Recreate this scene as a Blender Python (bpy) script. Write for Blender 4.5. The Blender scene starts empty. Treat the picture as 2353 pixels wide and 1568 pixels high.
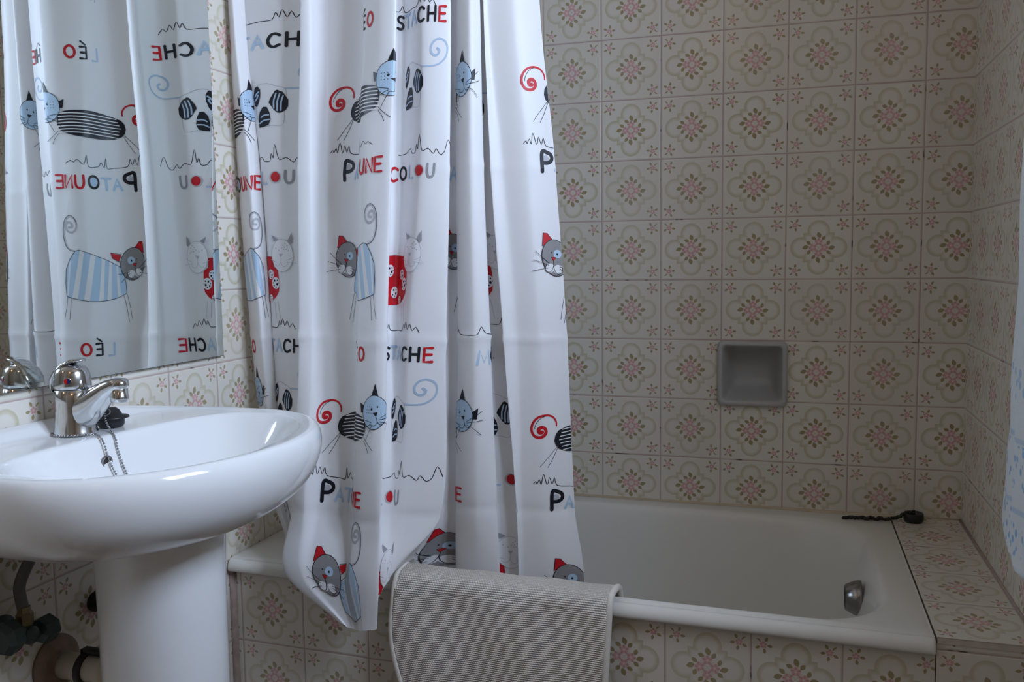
import bpy, bmesh, math, random
import numpy as np
from mathutils import Vector, Matrix
from mathutils.geometry import tessellate_polygon
random.seed(4)
PI = math.pi
SC = bpy.context.scene
COL = SC.collection

# ------------------------------------------------------------------ camera, sky, light, exposure
cam_d = bpy.data.cameras.new('camera'); cam = bpy.data.objects.new('camera', cam_d); COL.objects.link(cam)
cam_d.sensor_width = 36; cam_d.lens = 36 * 2048.88 / 2353; cam_d.clip_start = .02
yaw, pitch, roll = .3032, -.0902, -.013
fw = Vector((-math.sin(yaw)*math.cos(pitch), math.cos(yaw)*math.cos(pitch), math.sin(pitch)))
rt = Vector((math.cos(yaw), math.sin(yaw), 0)); up = rt.cross(fw)
r2 = rt*math.cos(roll) + up*math.sin(roll); u2 = -rt*math.sin(roll) + up*math.cos(roll)
cam.matrix_world = Matrix(((r2.x, u2.x, -fw.x, 1.1307), (r2.y, u2.y, -fw.y, -2.2600), (r2.z, u2.z, -fw.z, 1.1199), (0, 0, 0, 1)))
SC.camera = cam
world = bpy.data.worlds.new('sky'); SC.world = world; world.use_nodes = True
world.node_tree.nodes['Background'].inputs[0].default_value = (.62, .78, 1, 1)
world.node_tree.nodes['Background'].inputs[1].default_value = 1.5
SC.view_settings.view_transform = 'Standard'; SC.view_settings.look = 'None'
SC.view_settings.gamma = 1; SC.view_settings.use_curve_mapping = False
SC.view_settings.exposure = 0.0
SC.cycles.max_bounces = 8; SC.cycles.diffuse_bounces = 5; SC.cycles.glossy_bounces = 5
SC.cycles.use_denoising = True
WIN = (-1.74, -1.06, 1.46, 2.20)        # window opening in the right wall: y0, y1, z0, z1
ld = bpy.data.lights.new('window_daylight', 'AREA'); ld.shape = 'RECTANGLE'
ld.size = WIN[1]-WIN[0]+.10; ld.size_y = WIN[3]-WIN[2]+.10; ld.energy = 68; ld.color = (.62, .755, 1)
lo = bpy.data.objects.new('window_daylight', ld); COL.objects.link(lo)
lo.location = (1.519+.26, (WIN[0]+WIN[1])/2, (WIN[2]+WIN[3])/2+.05)
lo.rotation_euler = Vector((-1, 0, -.25)).to_track_quat('-Z', 'Z').to_euler()

cd_ = bpy.data.lights.new('warm_fill_light', 'POINT'); cd_.energy = 1.8; cd_.color = (1, .68, .36); cd_.shadow_soft_size = .05  # added warm fill high up behind the camera, no fixture built
co_ = bpy.data.objects.new('warm_fill_light', cd_); COL.objects.link(co_); co_.location = (.78, -2.55, 2.25)

# ------------------------------------------------------------------ helpers
def link(name, bm_or_me, mats, parent=None, smooth=True):
    if isinstance(bm_or_me, bmesh.types.BMesh):
        me = bpy.data.meshes.new(name); bm_or_me.normal_update(); bm_or_me.to_mesh(me); bm_or_me.free()
    else: me = bm_or_me
    if not isinstance(mats, (list, tuple)): mats = [mats]
    for m in mats: me.materials.append(m)
    if smooth:
        me.polygons.foreach_set('use_smooth', [True]*len(me.polygons))
    o = bpy.data.objects.new(name, me); COL.objects.link(o)
    if parent is not None: o.parent = parent; o.matrix_parent_inverse = parent.matrix_basis.inverted()
    return o
def empty(name, loc):
    o = bpy.data.objects.new(name, None); o.location = loc; o.empty_display_size = .05; COL.objects.link(o)
    return o
def tag(o, label, cat, group=None):
    o['label'] = label; o['category'] = cat
    if group: o['group'] = group
    return o
def struct(o): o['kind'] = 'structure'; return o
def bevel(o, w=.002, n=2, ang=.6):
    m = o.modifiers.new('bevel', 'BEVEL'); m.width = w; m.segments = n; m.limit_method = 'ANGLE'; m.angle_limit = ang
    o.modifiers.new('wn', 'WEIGHTED_NORMAL').keep_sharp = True
    return o
def box(bm, x0, x1, y0, y1, z0, z1, mi=0):
    v = [bm.verts.new((x, y, z)) for z in (z0, z1) for y in (y0, y1) for x in (x0, x1)]
    for f in ((0,2,3,1), (4,5,7,6), (0,1,5,4), (2,6,7,3), (0,4,6,2), (1,3,7,5)):
        bm.faces.new([v[i] for i in f]).material_index = mi
def rings(bm, rs, cap0=True, cap1=True, closed=True, mi=0):
    """skin a list of vertex loops"""
    L = [[bm.verts.new(p) for p in r] for r in rs]
    n = len(L[0])
    for a, b in zip(L, L[1:]):
        for i in range(n if closed else n-1):
            j = (i+1) % n
            bm.faces.new((a[i], a[j], b[j], b[i])).material_index = mi
    if cap0: bm.faces.new(L[0][::-1]).material_index = mi
    if cap1: bm.faces.new(L[-1]).material_index = mi
    return L
def lathe(bm, prof, axis='z', c=(0,0,0), n=32, cap0=True, cap1=True, mi=0):
    rs = []
    for r, h in prof:
        ring = []
        for i in range(n):
            a = 2*PI*i/n; p = (r*math.cos(a), r*math.sin(a), h)
            if axis == 'x': p = (p[2], p[0], p[1])
            elif axis == 'y': p = (p[1], p[2], p[0])
            ring.append((c[0]+p[0], c[1]+p[1], c[2]+p[2]))
        rs.append(ring)
    return rings(bm, rs, cap0, cap1, True, mi)
def tube(bm, pts, rad, n=10, cap=True, flat=1.0, mi=0):
    pts = [Vector(p) for p in pts]; rs = []
    R = rad if isinstance(rad, (list, tuple)) else [rad]*len(pts)
    prev = None
    for i, p in enumerate(pts):
        t = (pts[min(i+1, len(pts)-1)] - pts[max(i-1, 0)]).normalized()
        if prev is None:
            a = Vector((0, 0, 1)) if abs(t.z) < .9 else Vector((1, 0, 0))
            nrm = (a - t*a.dot(t)).normalized()
        else: nrm = (prev - t*prev.dot(t)).normalized()
        prev = nrm; b = t.cross(nrm)
        rs.append([p + nrm*R[i]*flat*math.cos(2*PI*k/n) + b*R[i]*math.sin(2*PI*k/n) for k in range(n)])
    rings(bm, rs, cap, cap, True, mi)
def spline(pts, n=12):
    P = [Vector(p) for p in pts]; out = []
    for i in range(len(P)-1):
        a, b, c, d = P[max(i-1, 0)], P[i], P[i+1], P[min(i+2, len(P)-1)]
        for k in range(n):
            f = k/n
            out.append(.5*((2*b) + (c-a)*f + (2*a-5*b+4*c-d)*f*f + (3*b-a-3*c+d)*f**3))
    out.append(P[-1]); return out
def sphere(bm, c, r, n=10, m=7, sx=1, sy=1, sz=1, mi=0):
    rs = [[(c[0]+sx*r*math.sin(PI*j/m)*math.cos(2*PI*i/n), c[1]+sy*r*math.sin(PI*j/m)*math.sin(2*PI*i/n), c[2]-sz*r*math.cos(PI*j/m)) for i in range(n)] for j in range(1, m)]
    rings(bm, rs, True, True, True, mi)

# ------------------------------------------------------------------ materials
def new_mat(name):
    m = bpy.data.materials.new(name); m.use_nodes = True
    return m, m.node_tree, m.node_tree.nodes['Principled BSDF']
def mat(name, col, rough=.5, metal=0, spec=.5, noise=0, nscale=30, bump=0, bscale=200, coat=0, trans=0):
    m, t, b = new_mat(name)
    b.inputs['Base Color'].default_value = (*col, 1); b.inputs['Roughness'].default_value = rough
    b.inputs['Metallic'].default_value = metal; b.inputs['Specular IOR Level'].default_value = spec
    if coat: b.inputs['Coat Weight'].default_value = coat; b.inputs['Coat Roughness'].default_value = .05
    tc = t.nodes.new('ShaderNodeTexCoord')
    if noise:
        n = t.nodes.new('ShaderNodeTexNoise'); n.inputs['Scale'].default_value = nscale; n.inputs['Detail'].default_value = 5
        t.links.new(tc.outputs['Object'], n.inputs['Vector'])
        mx = t.nodes.new('ShaderNodeMix'); mx.data_type = 'RGBA'
        mx.inputs['A'].default_value = (*[c*(1-noise) for c in col], 1); mx.inputs['B'].default_value = (*[min(1, c*(1+noise)) for c in col], 1)
        t.links.new(n.outputs['Fac'], mx.inputs['Factor']); t.links.new(mx.outputs['Result'], b.inputs['Base Color'])
    if bump:
        n = t.nodes.new('ShaderNodeTexNoise'); n.inputs['Scale'].default_value = bscale; n.inputs['Detail'].default_value = 3
        t.links.new(tc.outputs['Object'], n.inputs['Vector'])
        bp = t.nodes.new('ShaderNodeBump'); bp.inputs['Strength'].default_value = bump; bp.inputs['Distance'].default_value = .002
        t.links.new(n.outputs['Fac'], bp.inputs['Height']); t.links.new(bp.outputs['Normal'], b.inputs['Normal'])
    return m
class X:
    """arithmetic on shader sockets"""
    t = None
    def __init__(s, v): s.v = v
    def op(o, *a, clamp=False):
        n = X.t.nodes.new('ShaderNodeMath'); n.operation = o; n.use_clamp = clamp
        for i, q in enumerate(a):
            q = q.v if isinstance(q, X) else q
            if isinstance(q, (int, float)): n.inputs[i].default_value = q
            else: X.t.links.new(q, n.inputs[i])
        return X(n.outputs[0])
    def __add__(s, o): return X.op('ADD', s, o)
    def __sub__(s, o): return X.op('SUBTRACT', s, o)
    def __mul__(s, o): return X.op('MULTIPLY', s, o)
    __radd__ = __add__; __rmul__ = __mul__
    def __rsub__(s, o): return X.op('SUBTRACT', o, s)
    def __truediv__(s, o): return X.op('DIVIDE', s, o)
    def abs(s): return X.op('ABSOLUTE', s)
def sst(x, a, b):
    n = X.t.nodes.new('ShaderNodeMapRange'); n.interpolation_type = 'SMOOTHSTEP'
    X.t.links.new(x.v, n.inputs[0]); n.inputs[1].default_value = a; n.inputs[2].default_value = b
    return X(n.outputs[0])
def mixc(fac, a, b):
    n = X.t.nodes.new('ShaderNodeMix'); n.data_type = 'RGBA'
    X.t.links.new(fac.v if isinstance(fac, X) else fac, n.inputs['Factor'])
    for k, q in (('A', a), ('B', b)):
        if isinstance(q, tuple): n.inputs[k].default_value = (*q, 1)
        else: X.t.links.new(q, n.inputs[k])
    return n.outputs['Result']
def hyp(a, b): return X.op('SQRT', a*a + b*b)
def tile_material():
    m, t, bs = new_mat('flower_tile'); X.t = t
    uv = t.nodes.new('ShaderNodeUVMap'); uv.uv_map = 'UVMap'
    sp = t.nodes.new('ShaderNodeSeparateXYZ'); t.links.new(uv.outputs[0], sp.inputs[0])
    U, V = X(sp.outputs[0]), X(sp.outputs[1])
    fx = X.op('FRACT', U) - .5; fy = X.op('FRACT', V) - .5
    ax, ay = fx.abs(), fy.abs(); mxy = X.op('MAXIMUM', ax, ay)
    d = X.op('MINIMUM', mxy - .237, X.op('MINIMUM', hyp(ax - .262, ay), hyp(ax, ay - .262)) - .172)
    band = sst(d, -.080, -.012) * (1 - sst(d, -.010, .006))
    cond = X.op('GREATER_THAN', ay, ax)
    a = cond*(fx*X.op('SIGN', fy)) - (1 - cond)*(fy*X.op('SIGN', fx)); b = mxy
    def flower(dx, dy, r0):
        r = hyp(dx, dy); th = X.op('ARCTAN2', dx, dy); c5 = X.op('COSINE', th*5)
        k = r / (c5*.10 + .90)
        return 1 - sst(k, r0*.86, r0*1.06), 1 - sst(r, r0*.18, r0*.34), r, th, c5
    def leaf(dx, dy, ang, la, lb):
        ca, sa = math.cos(ang), math.sin(ang)
        p = (dx*ca + dy*sa)*(1/la); q = (dy*ca - dx*sa)*(1/lb)
        # pointed: squeeze the width towards the tips
        e = p*p + q.abs()
        return 1 - sst(e, .78, 1.12)
    f1, c1, r, th, c5 = flower(a, b - .088, .064)
    lf = leaf(a - .006, b - .197, 1.9, .054, .034)
    lf = X.op('MAXIMUM', lf, leaf(a - .076, b - .150, .85, .043, .028))
    lf = X.op('MAXIMUM', lf, leaf(a + .072, b - .146, 2.75, .043, .028))
    stem = X.op('LESS_THAN', (ax - ay).abs(), .0045)*X.op('LESS_THAN', b, .075)
    f2, c2, r_, th_, c5_ = flower(ax - .362, ay - .362, .044)
    ph = X.op('PINGPONG', th_ + .45, PI/5)
    lx = r_*X.op('COSINE', ph) - .073; ly = r_*X.op('SINE', ph)
    lf2 = (1 - sst((lx*30)*(lx*30) + (ly*52).abs(), .75, 1.1))*X.op('LESS_THAN', (th_ - 1.2).abs()*-1 + .35, 0)
    nz = t.nodes.new('ShaderNodeTexNoise'); nz.inputs['Scale'].default_value = 3.1; nz.inputs['Detail'].default_value = 6; t.links.new(uv.outputs[0], nz.inputs['Vector'])
    nf = X(nz.outputs['Fac'])
    wn = t.nodes.new('ShaderNodeTexWhiteNoise'); wn.noise_dimensions = '2D'
    cv = t.nodes.new('ShaderNodeCombineXYZ'); t.links.new(X.op('FLOOR', U).v, cv.inputs[0]); t.links.new(X.op('FLOOR', V).v, cv.inputs[1]); t.links.new(cv.outputs[0], wn.inputs['Vector'])
    w = X(wn.outputs['Value'])
    col = mixc(w, (.73, .68, .595), (.77, .725, .645))
    col = mixc(band*(w*.25 + .5), col, (.53, .485, .30))
    col = mixc(stem*.5, col, (.40, .38, .22))
    fl = X.op('MAXIMUM', lf, lf2)
    col = mixc(fl*(w*.15 + .78), col, (.34, .265, .115))
    pk = X.op('MAXIMUM', f1, f2)
    pink = mixc(sst(X.op('MAXIMUM', c5*f1, c5_*f2), .2, 1.0), (.70, .43, .42), (.60, .28, .28))
    col = mixc(pk*(w*.15 + .78), col, pink)
    col = mixc(X.op('MAXIMUM', c1, c2)*.75, col, (.84, .66, .62))
    g = sst(mxy, .4875, .4925)
    gcol = mixc(sst(nf, .62, .70), (.52, .40, .35), (.11, .075, .06))
    col = mixc(g, col, gcol)
    t.links.new(col, bs.inputs['Base Color'])
    t.links.new((g*.5 + .22).v, bs.inputs['Roughness']); bs.inputs['Specular IOR Level'].default_value = .4
    n2 = t.nodes.new('ShaderNodeTexNoise'); n2.inputs['Scale'].default_value = 1.3; t.links.new(uv.outputs[0], n2.inputs['Vector'])
    hh = (1 - sst(mxy, .474, .491)) + X(n2.outputs['Fac'])*.35
    bp = t.nodes.new('ShaderNodeBump'); bp.inputs['Strength'].default_value = .5; bp.inputs['Distance'].default_value = .0016
    t.links.new(hh.v, bp.inputs['Height']); t.links.new(bp.outputs['Normal'], bs.inputs['Normal'])
    return m
TILE = tile_material()
M = dict(
    plaster=mat('warm_plaster', (.36, .28, .20), .8, bump=.1),
    floor=mat('floor_tile_plain', (.13, .085, .055), .45, noise=.2, nscale=8),
    grout=mat('pinkish_grout', (.42, .32, .28), .8, noise=.35, nscale=60, bump=.4),
    porc=mat('white_porcelain', (.83, .84, .84), .09, spec=.55, coat=.3),
    enamel=mat('tub_enamel', (.80, .785, .73), .22, spec=.5),
    dish=mat('grey_ceramic', (.46, .46, .45), .3),
    chrome=mat('chrome', (.62, .63, .64), .16, 1, noise=.15, nscale=90),
    steel=mat('dull_steel', (.30, .29, .28), .25, 1),
    bead=mat('bead_chain_metal', (.34, .34, .35), .25, 1),
    rubber=mat('black_rubber', (.012, .012, .014), .38),
    dark=mat('dark_hole', (.03, .028, .027), .5),
    mirror=mat('mirror_silver', (.86, .91, .90), .015, 1),
    medge=mat('mirror_edge', (.06, .07, .07), .3),
    red=mat('red_dot', (.45, .01, .015), .2), blue=mat('blue_dot', (.015, .02, .09), .2),
    frame=mat('white_window_paint', (.8, .8, .78), .4),
    hose=mat('grey_braided_hose', (.13, .13, .12), .45, .3, bump=.6, bscale=500),
    brass=mat('tarnished_brass', (.20, .16, .09), .4, .8, noise=.3, nscale=90),
    valve=mat('dark_green_plastic', (.03, .055, .05), .4),
    pipe=mat('cream_pvc', (.62, .56, .45), .4, noise=.15, nscale=40),
    rust=mat('rusty_flange', (.24, .165, .12), .7, noise=.5, nscale=45, bump=.3),
    clip=mat('black_clip', (.02, .02, .02), .5),
    binding=mat('cream_binding', (.82, .77, .70), .85, bump=.5, bscale=900),
    rod=mat('white_rod', (.8, .8, .8), .3),
)
def mat_weave():
    m, t, b = new_mat('bath_mat_loops'); X.t = t
    uv = t.nodes.new('ShaderNodeUVMap'); uv.uv_map = 'UVMap'
    sp = t.nodes.new('ShaderNodeSeparateXYZ'); t.links.new(uv.outputs[0], sp.inputs[0])
    u, v = X(sp.outputs[0]), X(sp.outputs[1])
    nz = t.nodes.new('ShaderNodeTexNoise'); nz.inputs['Scale'].default_value = 90; nz.inputs['Detail'].default_value = 3
    t.links.new(uv.outputs[0], nz.inputs['Vector']); n = X(nz.outputs['Fac'])
    rowi = X.op('FLOOR', v*(1/.0038))
    rowh = X.op('SINE', X.op('FRACT', v*(1/.0038))*PI)
    lp = X.op('SINE', X.op('FRACT', u*(1/.0052) + rowi*.5 + n*.9)*PI)
    h = rowh*(lp*.6 + .4)
    n2 = t.nodes.new('ShaderNodeTexNoise'); n2.inputs['Scale'].default_value = 260; t.links.new(uv.outputs[0], n2.inputs['Vector'])
    gap = (1 - sst(h, .05, .38))*sst(X(n2.outputs['Fac']), .42, .62)
    n3 = t.nodes.new('ShaderNodeTexNoise'); n3.inputs['Scale'].default_value = 9; n3.inputs['Detail'].default_value = 4; t.links.new(uv.outputs[0], n3.inputs['Vector'])
    c = mixc(sst(X(n3.outputs['Fac']), .35, .7), (.88, .82, .74), (.82, .75, .66))
    c = mixc(gap*.4, c, (.20, .16, .13))
    t.links.new(c, b.inputs['Base Color']); b.inputs['Roughness'].default_value = .95; b.inputs['Specular IOR Level'].default_value = .1
    bp = t.nodes.new('ShaderNodeBump'); bp.inputs['Strength'].default_value = .9; bp.inputs['Distance'].default_value = .003
    t.links.new((h + n*.4).v, bp.inputs['Height']); t.links.new(bp.outputs['Normal'], b.inputs['Normal'])
    return m
def mat_towel():
    m, t, b = new_mat('blue_white_towel'); X.t = t
    uv = t.nodes.new('ShaderNodeUVMap'); uv.uv_map = 'UVMap'
    sp = t.nodes.new('ShaderNodeSeparateXYZ'); t.links.new(uv.outputs[0], sp.inputs[0])
    u, v = X(sp.outputs[0]), X(sp.outputs[1])       # u across, v = height in metres
    mp = t.nodes.new('ShaderNodeMapping'); mp.inputs['Scale'].default_value = (120, 55, 1); mp.inputs['Rotation'].default_value = (0, 0, .25)
    t.links.new(uv.outputs[0], mp.inputs[0])
    vo = t.nodes.new('ShaderNodeTexVoronoi'); vo.inputs['Scale'].default_value = 1; t.links.new(mp.outputs[0], vo.inputs['Vector'])
    blot = 1 - sst(X(vo.outputs['Distance']), .28, .42)
    def bandm(a, c): return sst(v, a-.004, a)*(1 - sst(v, c, c+.004))
    bands = X.op('MAXIMUM', bandm(.772, .835), bandm(.672, .728)); bands = X.op('MAXIMUM', bands, bandm(.905, .955)*.7)
    line = X.op('MAXIMUM', bandm(.842, .846), bandm(.736, .740))
    c = mixc(X.op('MAXIMUM', bands*blot*.85, line*.4), (.80, .84, .86), (.25, .46, .74))
    t.links.new(c, b.inputs['Base Color']); b.inputs['Roughness'].default_value = .95; b.inputs['Specular IOR Level'].default_value = .1
    nz = t.nodes.new('ShaderNodeTexNoise'); nz.inputs['Scale'].default_value = 700; t.links.new(uv.outputs[0], nz.inputs['Vector'])
    bp = t.nodes.new('ShaderNodeBump'); bp.inputs['Strength'].default_value = .6; bp.inputs['Distance'].default_value = .002
    t.links.new(nz.outputs['Fac'], bp.inputs['Height']); t.links.new(bp.outputs['Normal'], b.inputs['Normal'])
    return m
def mat_cloth(name, col, trans=.25, rough=.45):
    m, t, b = new_mat(name)
    b.inputs['Base Color'].default_value = (*col, 1); b.inputs['Roughness'].default_value = rough; b.inputs['Specular IOR Level'].default_value = .35
    tr = t.nodes.new('ShaderNodeBsdfTranslucent'); tr.inputs['Color'].default_value = (*col, 1)
    mx = t.nodes.new('ShaderNodeMixShader'); mx.inputs[0].default_value = trans
    t.links.new(b.outputs[0], mx.inputs[1]); t.links.new(tr.outputs[0], mx.inputs[2])
    t.links.new(mx.outputs[0], t.nodes['Material Output'].inputs[0])
    tc = t.nodes.new('ShaderNodeTexCoord'); nz = t.nodes.new('ShaderNodeTexNoise'); nz.inputs['Scale'].default_value = 26; nz.inputs['Detail'].default_value = 4
    t.links.new(tc.outputs['Object'], nz.inputs['Vector'])
    bp = t.nodes.new('ShaderNodeBump'); bp.inputs['Strength'].default_value = .12; bp.inputs['Distance'].default_value = .004
    t.links.new(nz.outputs['Fac'], bp.inputs['Height']); t.links.new(bp.outputs['Normal'], b.inputs['Normal']); t.links.new(bp.outputs['Normal'], tr.inputs['Normal'])
    return m

# ------------------------------------------------------------------ the room
RX, FY, H = 1.519, -2.95, 2.42          # right wall, wall behind the camera, ceiling
def skew(x, y=-1): return .038*(1 - x/1.366)*min(1, max(0, -y/.70))   # the bath front is not quite parallel to the back wall
RIMZ, TF, LEDX = .50, -.716, 1.366      # tub rim height, tub front, start of the tiled ledge
def quad_uv(bm, pts, fu, mi=0):
    uvl = (bm.loops.layers.uv.get('UVMap') or bm.loops.layers.uv.new('UVMap'))
    f = bm.faces.new([bm.verts.new(p) for p in pts]); f.material_index = mi
    for l in f.loops: l[uvl].uv = fu(l.vert.co)
    return f
T = .15
uvL = lambda c: ((-c.y - .693)/T + 20, (c.z - .016)/T)
uvB = lambda c: ((c.x - .068)/T + 20, (c.z - .016)/T)
uvR = lambda c: ((c.y + .2148)/T + 30, (c.z - .016)/T)
def wall(name, faces, th, fu, m=TILE):
    """tiled faces plus a slab behind them"""
    bm = bmesh.new()
    for pts in faces: quad_uv(bm, pts, fu, 0)
    for b in th: box(bm, *b, 1)
    return struct(link(name, bm, [m, M['plaster']], smooth=False))
wall('wall_left', [[(0, FY, 0), (0, 0, 0), (0, 0, H), (0, FY, H)]], [(-.12, -.001, FY-.12, .12, 0, H)], uvL)
# back wall with the recess of the soap dish
sx0, sx1, sz0, sz1 = .972, 1.117, .766, .906
ys = 0
bf = []
for (a, b, c, d) in ((0, sx0, 0, H), (sx1, RX, 0, H), (sx0, sx1, 0, sz0), (sx0, sx1, sz1, H)):
    bf.append([(a, 0, c), (b, 0, c), (b, 0, d), (a, 0, d)])
wall('wall_back', bf, [(0, sx0, .001, .12, 0, H), (sx1, RX, .001, .12, 0, H), (sx0, sx1, .001, .12, 0, sz0), (sx0, sx1, .001, .12, sz1, H), (sx0, sx1, .085, .12, sz0, sz1)], uvB)
w0, w1, w2, w3 = WIN
rf = []; rb = []
for (a, b, c, d) in ((FY, w0, 0, H), (w1, 0, 0, H), (w0, w1, 0, w2), (w0, w1, w3, H)):
    rf.append([(RX, b, c), (RX, a, c), (RX, a, d), (RX, b, d)]); rb.append((RX+.001, RX+.22, a, b, c, d))
wall('wall_right', rf, rb, uvR)
bm = bmesh.new(); box(bm, -.12, RX+.22, FY-.12, FY, 0, H); struct(link('wall_front', bm, M['plaster'], smooth=False))
bm = bmesh.new(); box(bm, -.12, RX+.22, FY-.12, .12, -.1, 0); struct(link('floor', bm, M['floor'], smooth=False))
bm = bmesh.new(); box(bm, -.12, RX+.22, FY-.12, .12, H, H+.1); struct(link('ceiling', bm, M['plaster'], smooth=False))
# window: frame with two sashes
wf = bmesh.new()
fx0, fx1 = RX+.12, RX+.17
for (a, b, c, d) in ((w0, w0+.045, w2, w3), (w1-.045, w1, w2, w3), (w0+.045, w1-.045, w2, w2+.045), (w0+.045, w1-.045, w3-.045, w3), ((w0+w1)/2-.04, (w0+w1)/2+.04, w2+.045, w3-.045)):
    box(wf, fx0, fx1, a, b, c, d)
win = struct(link('window_1', wf, M['frame'], smooth=False))
# tiled front of the bath and the tiled ledge beside it
bm = bmesh.new()
PZ = lambda c: ((c.x - .024)/T + 20, (c.z - .019)/T)
quad_uv(bm, [(0, TF+.004+skew(0), 0), (LEDX, TF+.004, 0), (LEDX, TF+.004, .470), (0, TF+.004+skew(0), .470)], PZ)
box(bm, 0, LEDX, TF+.005, TF+.014, 0, .470, 1)
for v in bm.verts:
    if v.co.y > TF+.0045 and v.co.x < .01 and v.co.y < TF+.02: v.co.y += skew(0)
struct(link('wall_bath_front', bm, [TILE, M['plaster']], smooth=False))
bm = bmesh.new()
quad_uv(bm, [(LEDX+.0005, TF-.002, RIMZ), (RX, TF-.002, RIMZ), (RX, 0, RIMZ), (LEDX+.0005, 0, RIMZ)], lambda c: ((c.x - LEDX+.003)/.1535 + 20, (c.y - TF + .002)/.163))
quad_uv(bm, [(LEDX+.001, TF+.002, 0), (RX, TF+.002, 0), (RX, TF+.002, .489), (LEDX+.001, TF+.002, .489)], lambda c: ((c.x - LEDX)/.1535 + 20, (c.z - .028)/T))
box(bm, LEDX+.002, RX, TF-.001, 0, .489, RIMZ-.0005, 1)
box(bm, LEDX+.002, RX, TF+.003, 0, 0, .489, 1)
struct(link('wall_ledge', bm, [TILE, mat('tile_edge', (.60, .53, .46), .5, noise=.2, nscale=60)], smooth=False))
# grout beads: corner by the sink wall and along ledge and wall
bm = bmesh.new(); tube(bm, [(.004, TF+.004+skew(0), 0), (.004, TF+.004+skew(0), .470)], .0095, 8); struct(link('trim_1', bm, M['grout']))
bm = bmesh.new(); tube(bm, [(RX-.001, TF, RIMZ+.001), (RX-.001, -.003, RIMZ+.001)], .0032, 8); struct(link('trim_2', bm, M['grout']))
bm = bmesh.new(); tube(bm, [(.02, -.001, RIMZ-.002), (LEDX, -.001, RIMZ-.002), (RX, -.001, RIMZ-.002)], .005, 8); struct(link('trim_3', bm, mat('yellowed_sealant', (.60, .50, .36), .7, noise=.2, nscale=20)))

# ------------------------------------------------------------------ bathtub
def rrect(x0, x1, y0, y1, r, z, n=10):
    out = []
    for (cx, cy, a0) in ((x1-r, y1-r, 0), (x0+r, y1-r, 90), (x0+r, y0+r, 180), (x1-r, y0+r, 270)):
        for k in range(n+1):
            a = math.radians(a0 + 90*k/n); out.append((cx+r*math.cos(a), cy+r*math.sin(a), z))
    return out
tub = tag(empty('bathtub', (.68, -.36, .02)), 'built-in white enamel bathtub behind the flowered tile front', 'bathtub')
bm = bmesh.new()
e = .002
R = []
for (x0, x1, y0, y1, r, z) in (
    (e, LEDX-.001, TF-.004, -e, .004, .4705), (e, LEDX-.001, TF-.013, -e, .006, .4725), (e, LEDX-.001, TF-.017, -e, .008, .478), (e, LEDX-.001, TF-.015, -e, .008, .489),
    (e, LEDX-.001, TF-.008, -e, .008, .4965), (e+.001, LEDX-.002, TF-.001, -e-.001, .008, .4985), (e+.002, LEDX-.004, TF+.003, -.004, .010, .4965),
    (e+.004, LEDX-.008, TF+.007, -.006, .02, .4985), (.02, LEDX-.03, TF+.014, -.03, .06, .5005),
    (.052, 1.312, -.698, -.062, .14, .5005), (.058, 1.305, -.693, -.068, .145, .4985), (.064, 1.298, -.688, -.074, .15, .493), (.070, 1.290, -.684, -.080, .155, .478),
    (.095, 1.268, -.672, -.092, .15, .40), (.13, 1.250, -.656, -.106, .15, .30), (.18, 1.232, -.640, -.122, .15, .20), (.23, 1.215, -.620, -.142, .14, .145), (.28, 1.185, -.585, -.177, .12, .115), (.34, 1.12, -.52, -.24, .10, .105), (.5, .95, -.42, -.34, .03, .102)):
    R.append([(p[0], p[1]+skew(p[0], p[1]), p[2]) for p in rrect(x0, x1, y0, y1, r, z)])
rings(bm, R, cap0=False, cap1=True)
o = link('shell', bm, M['enamel'], tub)
o.modifiers.new('sub', 'SUBSURF').levels = 1; o.modifiers['sub'].render_levels = 1
# overflow cover on the end wall by the ledge
bm = bmesh.new(); lathe(bm, [(.036, 0), (.036, -.006), (.034, -.014), (.026, -.030), (.0245, -.031)], 'x', (1.277, -.37, .425), 28, True, False)
ov = link('overflow_cover', bm, M['steel'], tub); ov['label'] = 'steel overflow cover'
bm = bmesh.new(); lathe(bm, [(.0245, -.031), (.022, -.029), (.020, -.022)], 'x', (1.277, -.37, .425), 28, False, True)
link('overflow_opening', bm, M['dark'], ov)
bm = bmesh.new(); lathe(bm, [(.03, .101), (.03, .106), (.024, .107), (.02, .104)], 'z', (1.05, -.38, 0), 24)
link('drain', bm, M['steel'], tub)
# rubber plug left on the ledge
pg = tag(empty('bath_plug', (1.412, -.05, RIMZ)), 'black rubber bath plug lying in the far corner of the tiled ledge', 'plug')
bm = bmesh.new(); lathe(bm, [(.019, 0), (.0215, .004), (.0225, .012), (.0215, .019), (.0205, .021), (.017, .0205), (.013, .018), (.006, .018)], 'z', (1.412, -.042, RIMZ+.0008), 28)
link('stopper', bm, M['rubber'], pg)
bm = bmesh.new(); tube(bm, [(1.412+.006*math.cos(a), -.042, RIMZ+.022+.006*math.sin(a)) for a in [2*PI*k/14 for k in range(15)]], .0016, 8)
link('loop', bm, M['steel'], pg)
bm = bmesh.new()
cp = spline([(1.412, -.042, .522), (1.395, -.043, .520), (1.378, -.048, .510), (1.362, -.052, .507), (1.35, -.058, .506), (1.338, -.050, .506), (1.33, -.062, .506), (1.318, -.052, .506), (1.31, -.064, .506), (1.30, -.056, .506), (1.288, -.062, .506), (1.272, -.060, .506), (1.258, -.062, .503)], 6)
for i, p in enumerate(cp):
    sphere(bm, (p.x, p.y+.002*math.sin(i*1.7), p.z+.001*math.sin(i*2.3)), .0042, 8, 5)
tube(bm, cp, .0016, 6)
link('chain', bm, M['rubber'], pg)

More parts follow.
